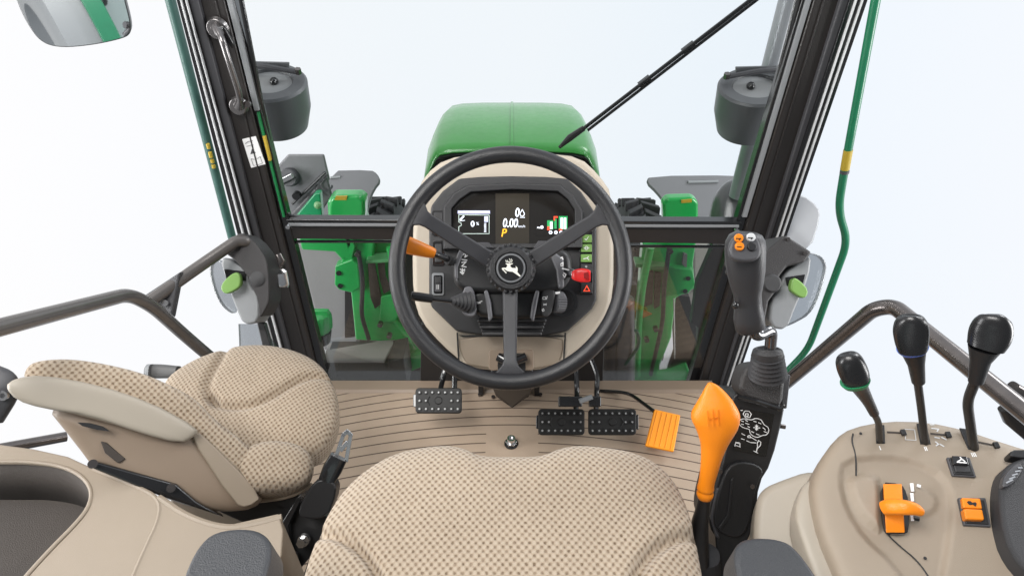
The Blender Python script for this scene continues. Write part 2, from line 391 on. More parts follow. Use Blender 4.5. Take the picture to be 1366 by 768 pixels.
lstrip(304.5, 308, 423, 426, PY+.006, .01, 'gasket_edge_strip', TEALE, pl, .001, y0=150, y1=290)  # added green strip for the rail showing in the windscreen edge
lstrip(304.3, 308.2, 423, 426, PY+.003, .01, 'rail_view_yellow', YEL, pl, .001, y0=182, y1=215)  # yellow piece of the same added rail strip
lstrip(302, 309, 421, 426, PY+.004, .01, 'gasket_edge_strip', MIDG, pl, .001, y0=-40, y1=148)
for k, (a0, a1, m) in enumerate(((235, 239, BLACKG), (239.5, 241.5, LITG), (242, 246, BLACKG), (246.4, 248, LITG), (248.4, 250, BLACKG))):
    s0, s1 = (a0-235)/15, (a1-235)/15
    lstrip(a0, a1, 359+s0*22, 359+s1*22, PY-.02-.006*(k % 2), .04, 'door_seal', m, pl, .001)
# longitudinal ridges on trim
for q in (.62,):
    lstrip(264+35*q, 266+35*q, 388+30*q, 390+30*q, PY-.003, .01, 'trim_rib', BROWN, pl, .001)
# sticker
st = MB(); st.prism([V(323, 186, PY-.002), V(341, 182, PY-.002), V(354, 219, PY-.002), V(335, 224, PY-.002)], (0, .002, 0)); so = st.build('instruction_sticker', WHITE, pl, flat=True)
st = MB(); q = PY-.0028
st.prism([V(334, 206, q), V(341, 204, q), V(336, 198.5, q)], (0, .0006, 0))
st.stroke([V(327, 192, q), V(331, 189, q), V(337, 188, q)], .0009, (0, -1, 0)); st.stroke([V(329, 195.5, q), V(338, 193, q)], .0006, (0, -1, 0))
st.stroke([V(335, 212, q), V(341, 213, q), V(347, 209, q), V(350, 218, q), V(344, 220, q), V(338, 221, q), V(335, 212, q)], .0006, (0, -1, 0))
st.build('sticker_print', GREY, so, flat=True)

prr = thing('cab_pillar', 'right front cab pillar behind the joystick', 'pillar', V(950, 510, PY))
def rx(x0, x500, y): return x0+(x500-x0)*y/500.0
def rstrip(a0, a1, b0, b1, wy, th, name, m, par, bev=.003, y0=-40, y1=530):
    mb = MB(); strip(mb, rx(a0, b0, y0), y0, rx(a1, b1, y0), rx(a0, b0, y1), y1, rx(a1, b1, y1), wy, th); return mb.build(name, m, par, bevel=bev)
rstrip(1086, 1122, 936, 966, PY, .06, 'trim_panel', BROWN, prr, .006)
rstrip(1122, 1134, 966, 970, PY-.012, .05, 'side_channel', GREY, prr, .004)
rstrip(1070, 1086, 922, 936, PY+.012, .03, 'window_gasket', BLACKG, prr, .003)
rstrip(1076, 1083, 928, 934, PY+.005, .01, 'gasket_edge_strip', MIDG, prr, .001, y1=290)
for k, (a0, a1, m) in enumerate(((1134, 1141, BLACKG), (1142, 1144, LITG), (1144.5, 1150, BLACKG), (1150.5, 1152.5, LITG), (1153, 1158, BLACKG))):
    s0, s1 = (a0-1134)/24, (a1-1134)/24
    rstrip(a0, a1, 970+s0*16, 970+s1*16, PY-.02-.006*(k % 2), .04, 'door_seal', m, prr, .001)
for q in (.35,):
    rstrip(1086+36*q, 1088+36*q, 936+30*q, 938+30*q, PY-.003, .01, 'trim_rib', BROWN, prr, .001)

# grab handle
gh = thing('grab_handle', 'dark metal grab handle bolted to the left cab pillar', 'handle', V(320, 140, PY))
g = MB(); HY = PY-.004
g.tube(fillet([V(288, 36, HY-.01), V(296, 52, HY-.045), V(303, 75, HY-.05), V(320, 128, HY-.04), V(319, 141, HY-.012)], .03), [.012, .010]+[.0072]*(len(fillet([V(288, 36, 1), V(296, 52, 1), V(303, 75, 1), V(320, 128, 1), V(319, 141, 1)], .03))-3)+[.013], 14)
HST = mat('handle_steel', (.20, .19, .19), .25, .85); g.build('grip_bar', HST, gh)
for (x, y, r) in ((291, 38, .026), (319, 141, .024)):
    c = V(x, y, HY); MB().cyl(c, c+Vector((0, -.012, 0)), r, r*.8).build('mounting_boss', HST, gh, bevel=.002)
MB().prism([V(287, 34, HY-.022), V(299, 36, HY-.022), V(312, 60, HY-.016), V(309, 66, HY-.012), V(298, 50, HY-.02)], (0, .012, 0)).build('cover_cap', BLACKG, gh, bevel=.003)
c = V(294, 39, HY-.024); MB().cyl(c, c+Vector((0, -.005, 0)), .006, seg=6).build('screw', STEEL, gh)
c = V(331, 138, HY-.006); MB().cyl(c, c+Vector((0, -.008, 0)), .008).build('screw', DSTEEL, gh)

# crossbar
cb = thing('crossbar', 'dark horizontal rail across the cab front behind the steering wheel', 'rail', V(683, 310, PY+.02))
MB().prism([V(384, 303, PY+.015), V(985, 305, PY+.015), V(982, 326, PY+.015), V(388, 319, PY+.015)], (0, .04, 0)).build('rail', BROWN, cb, bevel=.004)
MB().prism([V(381, 293, PY+.006), V(989, 296, PY+.006), V(988, 300, PY+.006), V(382, 297.5, PY+.006)], (0, .03, 0)).build('upper_seal', BLACKG, cb, bevel=.002)
MB().prism([V(384, 298.2, PY+.004), V(986, 300.5, PY+.004), V(986, 303.6, PY+.004), V(385, 301.6, PY+.004)], (0, .03, 0)).build('rail_lip', MIDG, cb, bevel=.001)
for x, y in ((385, 301), (982, 306)):
    c = V(x, y, PY-.002); MB().cyl(c, c+Vector((0, -.01, 0)), .006, seg=8).build('end_bolt', STEEL, cb)

# windscreen and lower panes
ws = thing('windscreen', 'large clear upper windscreen pane with black rounded gasket', 'window', V(683, 290, PY+.03))
wp = [(308, -60), (1076, -60), (988, 284), (982, 292), (972, 295), (398, 291), (387, 288), (381, 280)]
wpc = [(308, -60), (1076, -60), (990, 280)]+[(989, 288), (984, 294), (974, 296.5)]+[(400, 292.5), (387, 290), (380, 280)]
MB().prism([V(x, y, PY+.035) for x, y in wp], (0, .005, 0)).build('pane', GLASS, ws, flat=True)
mb = MB(); mb.tube(fillet([V(310, -60, PY+.025), V(379, 291, PY+.025), V(992, 297, PY+.025), V(1078, -60, PY+.025)], .05, 10), .006, 8); mb.build('gasket', BLACKG, ws)
lw = thing('lower_window', 'lower left front pane showing the green loader frame', 'window', V(470, 510, PY+.02))
MB().prism([V(392, 319, PY+.03), V(560, 319, PY+.03), V(575, 519, PY+.03), V(436, 519, PY+.03)], (0, .005, 0)).build('pane', GLASSL, lw, flat=True)
MB().tube(fillet([V(560, 517, PY+.024), V(437, 517, PY+.024), V(391, 322, PY+.024), V(540, 322, PY+.024)], .02), .0045, 8).build('gasket', BLACKG, lw)
lw2 = thing('lower_window', 'lower right front pane, tinted, between dashboard and right pillar', 'window', V(880, 510, PY+.02))
MB().prism([V(810, 327, PY+.03), V(978, 328, PY+.03), V(930, 522, PY+.03), V(800, 522, PY+.03)], (0, .005, 0)).build('pane', GLASSR, lw2, flat=True)
MB().tube(fillet([V(800, 520, PY+.024), V(929, 520, PY+.024), V(976, 329, PY+.024), V(820, 328, PY+.024)], .02), .0045, 8).build('gasket', BLACKG, lw2)

# ================================================================ WIPER
wi = thing('wiper', 'black windscreen wiper slanting up from the hood to the top right', 'wiper', V(750, 195, PY+.06))
wy = PY+.06
MB().tube([V(778, 172, wy), V(1012, -8, wy)], .005, 8).build('arm', BLACKG, wi)
MB().tube([V(784, 174, wy+.012), V(1020, -8, wy+.012)], .004, 6).build('blade', RUBBER, wi)
MB().tube([V(746, 197, wy), V(760, 184, wy), V(779, 171, wy)], [.004, .009, .007], 10).build('arm_hinge', BLACK, wi)
for k in (.35, .6):
    x, y = 778+(1012-778)*k, 172-180*k; MB().box(V(x, y, wy+.006), (.012, 0, .01), (.004, 0, -.005), (0, .008, 0)).build('blade_clip', BLACK, wi)

# ================================================================ HOOD
hd = thing('hood', 'rounded green engine hood seen above the dashboard', 'hood', (0, 1.6, 0.3))
secs = ((1.56, .715, .97), (1.60, .726, 1.0), (1.75, .732, 1.03), (1.90, .722, 1.02), (2.05, .69, 1.0), (2.3, .59, .97), (2.7, .42, .93), (3.1, .2, .85))
prof = [(0, .0035), (.004, .0035), (.0045, 0), (.10, 0), (.17, -.003), (.205, -.010), (.218, -.022), (.232, -.045), (.250, -.09), (.265, -.16), (.273, -.26), (.275, -.42)]
full = [(-x, z) for x, z in reversed(prof)]+prof[1:]
rings = [[Vector((x*w, y, zt+z*(1 if y < 1.58 or 1 else 1))) for x, z in full] for y, zt, w in secs]
mb = MB(); mb.loft(rings, caps=False, close=False)
o = mb.build('hood_shell', GREENH, hd, ang=50); md = o.modifiers.new('s', 'SOLIDIFY'); md.thickness = .004; md.offset = -1
rear = [Vector((x*.985, 1.552, .708+z)) for x, z in full]
mb = MB(); mb.loft([rear, [p+Vector((0, .03, 0)) for p in rear], [Vector((p.x*.94, p.y+.03, p.z-.03)) for p in rear], [Vector((p.x*.94, p.y, p.z-.03)) for p in rear]], caps=False, close=False); mb.build('rear_seal', BLACK, hd)
c = [Vector((0, 3.1, .0))]

# ================================================================ DASHBOARD
dd = 1.22
da = thing('dashboard', 'beige dashboard console with black instrument panel behind the steering wheel', 'dashboard', U(683, 500, dd+.1))
out = smooth2([(594, 210), (640, 204), (684, 202), (728, 203), (774, 208), (800, 232), (818, 258), (820, 330), (819, 395), (808, 428), (778, 462), (756, 480), (745, 494), (622, 494), (612, 480), (590, 462), (560, 428), (550, 395), (549, 330), (552, 262), (566, 232)], 1)
MB().px(out, dd, .16).build('console_shell', DASHB, da, bevel=.012, seg=4)
MB().px([(570, 262), (798, 262), (798, 420), (570, 420)], dd+.12, .12).build('rear_housing', DASHB, da, bevel=.01)
# lower beige cover with seams
lc = smooth2([(611, 447), (752, 447), (752, 470), (742, 492), (626, 492), (613, 470)], 1)
MB().px(lc, dd-.006, .02).build('lower_cover', BEIGE, da, bevel=.004)
for a, b in (((610, 444), (612, 480)), ((754, 444), (752, 480))):
    MB().stroke([U(*a, dd-.006), U(*b, dd-.006)], .003, -FW, .004).build('panel_seam', BLACK, da)
MB().px(rrect(652, 466, 712, 494, 4), dd-.009, .006).build('tilt_pedal_recess', TAN, da, bevel=.002)
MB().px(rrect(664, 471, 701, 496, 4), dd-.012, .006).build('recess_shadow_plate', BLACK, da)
MB().lpx([(665, 476, dd-.02, 6, 6), (680, 484, dd-.03, 7, 7), (701, 476, dd-.02, 6, 6)]).build('tilt_release', BLACKG, da)
# black fascia as a frame around the display window
fo = [(575, 274), (590, 255), (612, 238), (640, 235.5), (684, 234.5), (728, 235.5), (757, 238), (776, 256), (792.5, 281), (796, 300), (796, 400), (790, 412), (757, 442), (729, 447.5), (636, 446.5), (609, 442), (576, 410), (572, 400), (572, 300)]
MB().px(fo, dd-.014, .014).build('instrument_fascia', CHAR, da, bevel=.005, seg=3)
# raised bezel hood around the display
bo = [(592, 276), (606, 258), (624, 248), (684, 245), (746, 247), (764, 262), (776, 282), (776, 330), (592, 332)]
bi = [(602, 278), (613, 266), (628, 256), (684, 252.5), (744, 255), (757, 265), (767, 280), (767, 324), (602, 326)]
a = [U(x, y, dd-.032) for x, y in bo]; b = [U(x, y, dd-.030) for x, y in bi]; c = [U(x, y, dd-.014) for x, y in bi]; d0 = [U(x, y, dd-.0135) for x, y in [(684+(x-684)*1.02, 290+(y-290)*1.03) for x, y in bo]]
mb = MB(); mb.loft([d0, a, b, c], caps=False); mb.build('display_bezel', CHAR, da, bevel=.002)
DD = dd-.016
SCRB = mat('screen_black', (.02, .018, .016), .12, coat=.5)
SCRC = mat('screen_centre', (.05, .043, .033), .15, coat=.5)  # brown tone stands in for a reflection on the screen
disp = MB().px([(603, 276), (614, 266), (628, 257), (684, 253.5), (744, 256), (757, 266), (766, 280), (766, 325), (603, 327)], DD, .002).build('display', SCRB, da, flat=True)
MB().px([(661, 258), (706, 258), (706, 328), (661, 328)], DD-.0008, .0008).build('centre_screen', SCRC, disp, flat=True)
EW = mat('lit_white', (.85, .9, 1), emit=1.0); EO = mat('lit_orange', (1, .45, .02), emit=1.0); EG = mat('lit_green', (.02, .35, .10), emit=.7); ER = mat('lit_red', (.9, .08, .03), emit=.8); EB = mat('lit_blue', (.55, .58, .85), emit=.8); EGR = mat('lit_pale', (.5, .6, .55), emit=.7)
def T(s, x, y, hp, name, m, par, **k): return text(s, U(x, y, DD-.0016), hp*DD/FPX, name, m, par, **k)
T('0', 689.8, 284, 11.5, 'fuel_readout', EW, disp, shear=.12, sx=.75, bold=.015)
T('0.00', 680.5, 298, 11.5, 'speed_readout', EW, disp, shear=.12, sx=.72, bold=.015)
T('km/h', 696, 302, 3.2, 'speed_unit', EW, disp)
T('P', 671.5, 311, 10.5, 'gear_readout', EO, disp, shear=.2, sx=.9, bold=.01)
T('0', 630.5, 299, 7, 'engine_readout', EW, disp, bold=.03)
T('%', 637, 298.5, 4, 'percent_sign', EW, disp)
def PXL(pts, w): return MB().stroke([U(x, y, DD-.0014) for x, y in pts], w*DD/FPX, -FW, .0004)
mb = PXL([(696.8, 279.5), (693.5, 285), (694.5, 287.5), (697, 288.3), (699.2, 287), (699.6, 285), (696.8, 279.5)], .9); mb.stroke([U(694, 290, DD-.0014), U(700, 290, DD-.0014)], .8*DD/FPX, -FW, .0004); mb.build('drop_symbol', EW, disp)
mb = PXL([(612, 286.5), (612, 296), (615, 297.5), (615.5, 300.5), (612, 302.5), (612, 311.7), (652.5, 311.7), (652.5, 287), (612, 286.5)], .8); mb.build('menu_frame', EGR, disp)
MB().px([(610.6, 281), (653.6, 281), (653.6, 285), (610.6, 285)], DD-.0014, .0006).build('menu_title_bar', EB, disp)
MB().px([(646, 288.5), (651, 288.5), (651, 296), (646, 296)], DD-.0014, .0006).build('level_bar', EB, disp)
mb = MB()
for i in range(8): mb.stroke([U(646, 298+i*1.6, DD-.0014), U(648.5, 298+i*1.6, DD-.0014)], .7*DD/FPX, -FW, .0004)
mb.build('level_ticks', EW, disp); mb = MB()
mb.stroke([U(614, 293, DD-.0014), U(618.5, 288.5, DD-.0014)], 2.2*DD/FPX, -FW, .0004); mb.stroke([U(613.5, 294.5, DD-.0014), U(620, 294, DD-.0014)], .7*DD/FPX, -FW, .0004)
mb.build('menu_cursor', EW, disp)
MB().px([(715, 296), (766, 296), (766, 314), (715, 314)], DD-.0008, .0008).build('gauge_screen', SCRB, disp, flat=True)
def RC(x0, y0, x1, y1, name, m, k=0): return MB().px([(x0, y0), (x1, y0), (x1, y1), (x0, y1)], DD-.0014-k*.0006, .0006).build(name, m, disp)
RC(730, 294, 738, 306, 'gauge_bar', EG); RC(733.7, 296, 737, 305.6, 'gauge_bar', EW, 1); RC(730, 302, 733.5, 307, 'gauge_bar', ER, 1)
RC(745.5, 288.3, 757, 306, 'gauge_bar', EG); RC(747.8, 290.5, 751, 305.6, 'gauge_bar', EW, 1); RC(752, 290.5, 755.4, 305.6, 'gauge_bar', EW, 1); RC(739.5, 292, 742.5, 305, 'gauge_bar', EG)
RC(738.6, 288.4, 744, 290.6, 'gauge_bar', ER, 1); RC(738.6, 290.6, 740.2, 294, 'gauge_bar', ER, 1); RC(745.5, 305, 750, 307.5, 'gauge_bar', ER, 2)
mb = MB()
for x in (734.5, 741.5, 748.5): mb.disc_ring(U(x, 310, DD-.0014), -FW, .0016, .0036, .0004, 16)
mb.stroke([U(717, 303.5, DD-.0014), U(722, 304, DD-.0014)], 1.6*DD/FPX, -FW, .0004); mb.cyl(U(722.8, 303, DD-.0010), U(722.8, 303, DD-.0016), .0034, seg=12)
mb.build('symbol_row', EW, disp)
# fascia lower bevel shelves either side of centre
MB().px([(620, 323), (652, 323), (659, 331), (628, 331)], dd-.034, .02).build('fascia_step', GREY, da, bevel=.002)
MB().px([(711, 331), (718, 321), (752, 321), (740, 331)], dd-.034, .02).build('fascia_step', GREY, da, bevel=.002)
# left switches
fz = dd-.014
MB().px(rrect(576.5, 281, 593, 315, 3), fz-.0015, .002).build('switch_frame', BLACKG, da)
MB().px(rrect(578.5, 283, 591, 313, 2), fz-.006, .006).build('blank_switch', CHAR, da, bevel=.0015)
b_ = MB().px(rrect(576.5, 321, 593, 355, 3), fz-.002, .003).build('blank_switch', BLACKG, da, bevel=.001)
MB().px(rrect(580, 325, 590, 350, 2), fz-.005, .004).build('switch_cap', CHAR, b_, bevel=.002)
b_ = MB().px(rrect(576, 364, 592.5, 394, 3), fz-.003, .004).build('rocker_switch', MIDG, da, bevel=.001)
MB().px(rrect(578.5, 367, 590, 391.5, 2), fz-.004, .003).build('switch_well', BLACKG, b_)
MB().px(rrect(580, 369, 588.5, 378, 1), fz-.009, .006).build('switch_cap', CHAR, b_, bevel=.001)
text('II', U(584, 383, fz-.0095), .009, 'switch_mark', WHITE, b_); MB().px(rrect(580, 378.5, 588.5, 389, 1), fz-.008, .005).build('switch_cap', GREY, b_, bevel=.001)
# right switch strip
rs = MB().px(rrect(773, 308, 791, 393, 2), fz-.003, .004).build('switch_strip', BLACKG, da, bevel=.001)
for i, y in enumerate((313, 325.5, 339)):
    k = MB().px(rrect(775, y, 789.5, y+10.6, 1), fz-.008, .006).build('green_button', LIME, rs, bevel=.0012)
    mb = MB(); yy = y+5.3; z = fz-.0085
    if i == 0: mb.stroke([U(780, yy, z), U(782, yy+2, z), U(785, yy-2.5, z)], .0013, -FW)
    elif i == 1: mb.disc_ring(U(782.3, yy, z), -FW, .0025, .0038, .0005, 16); mb.stroke([U(778.5, yy, z), U(786, yy, z)], .001, -FW)
    else: mb.stroke([U(778.5, yy+1, z), U(783, yy, z), U(785, yy-2, z)], .0018, -FW); mb.stroke([U(783, yy, z), U(785.5, yy+2, z)], .0015, -FW)
    mb.build('button_symbol', WHITE, k)
MB().px(rrect(775, 352, 789.5, 364, 1), fz-.007, .005).build('dark_button', CHAR, rs, bevel=.001)
hz = MB().px(rrect(775, 377, 789.5, 391, 1), fz-.007, .005).build('dark_button', CHAR, rs, bevel=.001)
z = fz-.0078; MB().stroke([U(779, 388, z), U(786.5, 388, z), U(782.8, 381, z), U(779, 388, z)], .0018, -FW).build('warning_triangle', ER, hz)
text('*', U(782, 357, z), .008, 'button_symbol', WHITE, rs)

# steering column shroud
cz = 1.11
RIDG = mat('ridge_grey', (.11, .11, .12), .35, bump=.4, bscale=1000)
co = thing('steering_column', 'black steering column shroud with printed symbols behind the wheel hub', 'steering column', U(683, 440, cz+.08))
sh = smooth2([(604, 352), (611, 333), (624, 328), (652, 332), (712, 332), (745, 330), (760, 336), (764, 352), (762, 372), (752, 386), (735, 392), (632, 392), (611, 386), (604, 374)], 1)
MB().px(sh, cz, .085).build('upper_shroud', BLACK, co, bevel=.012, seg=4)
MB().px(smooth2([(622, 384), (742, 384), (738, 412), (726, 426), (646, 426), (626, 412)], 1), cz+.012, .075).build('lower_shroud', BLACK, co, bevel=.01, seg=3)
MB().px(smooth2([(617, 384), (628, 380), (634, 392), (637, 420), (626, 424), (614, 416)], 1), cz-.002, .05).build('left_pod', RIDG, co, bevel=.006)
MB().px(smooth2([(724, 384), (740, 384), (741, 400), (734, 422), (722, 424), (720, 400)], 1), cz+.002, .05).build('right_pod', CHAR, co, bevel=.006)
MB().px([(645, 388), (650, 386), (655, 404), (657, 424), (652, 430), (649, 410)], cz-.006, .03).build('shroud_ridge', RIDG, co, bevel=.004)
MB().px([(715, 386), (720, 388), (716, 410), (712, 430), (707, 424), (710, 404)], cz-.006, .03).build('shroud_ridge', RIDG, co, bevel=.004)
MB().px([(733, 338), (740, 336), (752, 345), (753, 384), (745, 386), (742, 360)], cz-.008, .03).build('shroud_ridge', RIDG, co, bevel=.005)
MB().px([(606, 350), (613, 332), (619, 335), (611, 356), (611, 374), (606, 370)], cz-.005, .03).build('shroud_ridge', RIDG, co, bevel=.005)
for i in range(5):
    w = 46-i*1.5; MB().px(rrect(683-w, 425+i*4.4, 683+w, 430+i*4.4, 2), cz+.04+.012*(i % 2), .06).build('bellows_fold', CHAR, co, bevel=.003)
MB().px([(612, 447), (755, 447), (750, 449), (617, 449)], dd-.007, .01).build('bellows_frame', BLACK, co)
# printed marks
def sym(segs, w, d, name, par, m=WHITE):
    mb = MB()
    for s_ in segs: mb.stroke([U(x, y, d) for x, y in s_], w*d/FPX, -FW, .0006)
    return mb.build(name, m, par)
z = cz-.001
sym([[(617, 340), (622, 337), (620, 343), (625, 340)], [(616, 346), (623, 347)], [(616, 350), (622, 349), (616, 355), (622, 356)], [(614, 359), (620, 361)], [(614, 363), (620, 359)], [(617, 358), (617, 366), (614.5, 363)], [(617, 366), (619, 363)]], 1.3, z, 'direction_symbols', co)
sym([[(748, 344), (750, 343), (751, 346)], [(748, 352), (751, 350), (751, 355), (748, 354)], [(750, 358), (759, 360)], [(751, 366), (753, 370), (755, 366), (752, 364)]], 1.5, cz-.009, 'ignition_symbols', co)
sym([[(634, 402), (641, 404), (634, 405), (634, 402)], [(640, 402.5), (643, 401.5)]], 1.1, cz+.0115, 'horn_symbol', co)
sym([[(724, 396), (728, 396), (728, 399), (724, 399), (724, 396)], [(730, 395), (729, 399)], [(725, 405), (729, 407)], [(729, 405), (725, 407)], [(723, 413), (725, 411.5), (726, 414), (724, 415), (723, 413)]], .9, cz+.0012, 'light_symbols', co)
# key
ky = thing('ignition_key', 'red plastic ignition key in its silver lock at the right of the column', 'key', U(770, 367, 1.1))
MB().cyl(U(757, 363, 1.125), U(768, 366, 1.10), .010, .009).build('lock_barrel', STEEL, ky, bevel=.001)
kb = MB().lpx([(767, 367, 1.095, 6, 5), (769, 367, 1.09, 8, 4), (776, 367, 1.088, 9.5, 3.5), (785, 368, 1.085, 8.5, 3), (787.5, 368, 1.085, 7, 2)], p=4).build('key_bow', RED, ky, bevel=.0)
MB().px([(779, 364), (785, 363), (785, 371), (779, 371)], 1.074, .002).build('key_slot', mat('dark_red', (.25, .005, .005), .4), kb)
# stalks
so = thing('shift_stalk', 'orange tipped stalk on the left of the steering column', 'stalk', U(600, 348, 1.12))
MB().lpx([(541, 326, 1.045, 10, 10), (542.5, 326.5, 1.045, 12, 12), (560, 332, 1.055, 10, 10), (576, 337, 1.065, 7.5, 7.5), (579, 338, 1.067, 6.5, 6.5)], p=2.3).build('grip', ORANGE, so)
MB().lpx([(578, 338, 1.067, 5, 5), (596, 345, 1.09, 4.5, 4.5), (606, 350, 1.12, 4.5, 4.5)], p=2).build('rod', BLACKG, so)
MB().lpx([(598, 346, 1.09, 7, 5), (602, 349, 1.10, 6, 5)], p=3).build('collar', BLACK, so)
so = thing('light_stalk', 'thin black stalk with pleated rubber boot left of the column', 'stalk', U(620, 403, 1.12))
MB().lpx([(549.5, 394.5, 1.06, 5.5, 5.5), (551, 394.6, 1.06, 6, 6), (560, 396, 1.065, 6.2, 6.2), (577, 398.5, 1.07, 5.8, 5.8)], p=2.2).build('grip', BLACKG, so)
MB().lpx([(577, 398.5, 1.07, 2.8, 2.8), (608, 402, 1.09, 2.8, 2.8)], p=2).build('rod', BLACKG, so)
rows = []
for i in range(12):
    x = 602+i*1.9; r = 2.8+i*.95; rows.append((x, 401.5+i*.12, 1.085+i*.0025, r if i % 2 == 0 else r+2.2, r if i % 2 == 0 else r+2.2))
MB().lpx(rows, p=2).build('pleated_boot', RUBBER, so)
for i in (2, 5, 8):
    pass
# rotary switch right
rk = thing('rotary_knob', 'knurled black rotary light knob at the right of the column', 'knob', U(746, 403, 1.14))
MB().disc_ring(U(750, 402, dd-.018), -FW, .024, .030, .006).build('recess_ring', BLACKG, rk)
mb = MB(); a = U(738, 403, 1.125); b = U(750, 403, 1.135); ax = (b-a).normalized()
x_ = ax.orthogonal().normalized(); y_ = ax.cross(x_); rings = []
for t, rr in ((0, .016), (.06, .0195), (.9, .0205), (1, .017)):
    rings.append([a+(b-a)*t+(x_*math.cos(2*math.pi*k/56)+y_*math.sin(2*math.pi*k/56))*(rr*(1 if k % 2 else .93)) for k in range(56)])
mb.loft(rings); mb.build('dial', GREY, rk, ang=20)
MB().lpx([(741, 391, 1.105, 1.5, 1.5), (747, 390, 1.105, 1.5, 1.5)], p=4).build('pointer', WHITE, rk)

# ================================================================ STEERING WHEEL
SPOKE = mat('spoke_plastic', (.03, .03, .034), .38, bump=.5, bscale=1100)
wz = 1.0; WC = U(681, 356.5, wz); kx = wz/FPX
sw = thing('steering_wheel', 'black three spoke steering wheel with round emblem hub', 'steering wheel', U(681, 358, wz+.04))
tilt = math.radians(2); wn = (-FW*math.cos(tilt)+UP*math.sin(tilt)).normalized(); wu = wn.cross(R_).normalized()
NR, NS = 128, 24; rings = []
for i in range(NR+1):
    a = 2*math.pi*i/NR; dr = R_*math.cos(a)+wu*math.sin(a); c = WC+dr*(151.8*kx)
    rings.append([c+(dr*math.cos(b)*.0138+wn*math.sin(b)*.0140) for b in [2*math.pi*k/NS for k in range(NS)]])
MB().loft(rings, caps=False).build('rim', RIM, sw, ang=180)
def spoke(p0, p1, w0, w1, z0, z1, fl0):
    rows = []; c0 = Vector(p0); c1 = Vector(p1); mb = MB(); rings = []; d = (c1-c0)
    for t, w, zz, th in ((0, fl0*1.3, z0, 7), (.06, fl0, z0, 7), (.14, (w0+fl0)/2.6, z0, 7), (.2, w0, z0*.9+z1*.1, 7), (.5, (w0+w1)/2, (z0+z1)/2, 8), (1, w1, z1, 9)):
        c = c0+d*t; ctr = U(c.x, c.y, wz+zz); dd_ = (U(c1.x, c1.y, wz+z1)-U(c0.x, c0.y, wz+z0)).normalized(); sd_ = dd_.cross(-FW).normalized()
        up_ = sd_.cross(dd_).normalized(); h = th*kx*.5; w_ = w*kx*.5; b_ = h*.45
        rings.append([ctr+sd_*i+up_*j for i, j in ((-w_, -h), (w_, -h), (w_, h-b_), (w_-b_, h), (-w_+b_, h), (-w_, h-b_))])
    return mb.loft(rings)
spoke((549, 281), (662, 352), 19, 23, .0, .035, 38).build('spoke', SPOKE, sw, bevel=.0015)
spoke((814, 281), (700, 352), 19, 23, .0, .035, 38).build('spoke', SPOKE, sw, bevel=.0015)
spoke((680.5, 506), (680.5, 378), 17, 21, .0, .035, 42).build('spoke', SPOKE, sw, bevel=.0015)
HZ = wz+.015; HC = U(681.5, 357.5, HZ); hk = HZ/FPX
mb = MB(); rings = []
for r, z_ in ((22, .045), (33, .042), (33.5, .012), (31, .004), (27.5, 0), (21.5, 0), (20.5, .002), (1, .002)):
    n_ = 96; rings.append([HC+(R_*math.cos(2*math.pi*k/n_)+UP*math.sin(2*math.pi*k/n_))*(r*hk)+FW*z_ for k in range(n_)])
mb.loft(rings)
hb = mb.build('hub', RIM, sw, ang=30)
mb = MB()
for k in range(26):
    a = 2*math.pi*(k+.5)/26; dr = R_*math.cos(a)+UP*math.sin(a); ta = -R_*math.sin(a)+UP*math.cos(a)
    mb.box(HC+dr*(31.6*hk)+FW*.014, dr*(1.8*hk), ta*(2.0*hk), FW*.012)
mb.build('grip_ring', RIM, sw, bevel=.001)
MB().cyl(HC-FW*.0005, HC+FW*.006, 20.5*hk, seg=64).build('emblem_disc', BLACKG, hb)
MB().disc_ring(HC-FW*.0012, -FW, 17.0*hk, 19.3*hk, .0012, 64).build('emblem_ring', STEEL, hb)
def EM(x, y): return HC-FW*.0016+R_*((x/10.235+640-681.0)*hk)+UP*((355.6-(y/10.235+320))*hk)
deer = [(350, 310), (352, 298), (395, 302), (450, 298), (440, 312), (415, 320), (412, 345), (440, 363), (478, 366), (492, 360), (482, 344), (490, 338), (510, 362), (513, 395), (507, 418), (553, 470), (543, 482), (480, 440), (440, 414), (400, 412), (365, 402), (345, 388), (327, 376), (318, 380), (362, 426), (354, 438), (302, 386), (294, 370), (308, 360), (355, 360), (370, 335), (366, 316)]
mb = MB(); mb.prism([EM(x, y) for x, y in deer], FW*.0012)
for s_ in ([(350, 258), (360, 282), (398, 286)], [(370, 258), (384, 280)], [(400, 238), (412, 262), (402, 286)], [(424, 240), (438, 262), (425, 284), (398, 288)], [(398, 286), (400, 302)]):
    mb.stroke([EM(x, y) for x, y in s_], .0010, -FW, .001)
mb.build('leaping_deer_emblem', mat('emblem_silver', (.78, .77, .70), .35), hb, flat=True)

# ================================================================ FIREWALL / PEDALS
PEDB = mat('pedal_black', (.012, .012, .012), .45, spec=.3)
fw_ = thing('pedal_box', 'black metal pedal housing under the dashboard', 'pedal housing', V(683, 520, 1.40))
MB().prism([V(562, 432, 1.40), V(806, 462, 1.40), V(804, 519, 1.40), V(560, 519, 1.40)], (0, .05, 0)).build('back_plate', BLACK, fw_, bevel=.003)
mb = MB()
mb.prism([F(655, 514, .12), F(711, 514, .12), F(706, 528, .02), F(683, 545, .003), F(661, 528, .02)], (0, .05, .06))
mb.build('column_foot', BLACKG, fw_, bevel=.004)
for x in (641, 716):
    MB().prism([V(x-3, 500, 1.34), V(x+5, 500, 1.34), V(x+3, 530, 1.34), V(x-3, 530, 1.34)], (0, .02, 0)).build('side_bracket', BLACK, fw_, bevel=.002)
for x, y in ((640, 527), (658, 530), (703, 528), (721, 527)):
    c = F(x, y, .004); MB().cyl(c, c+Vector((0, 0, .006)), .006, seg=8).build('bolt', DSTEEL, fw_)
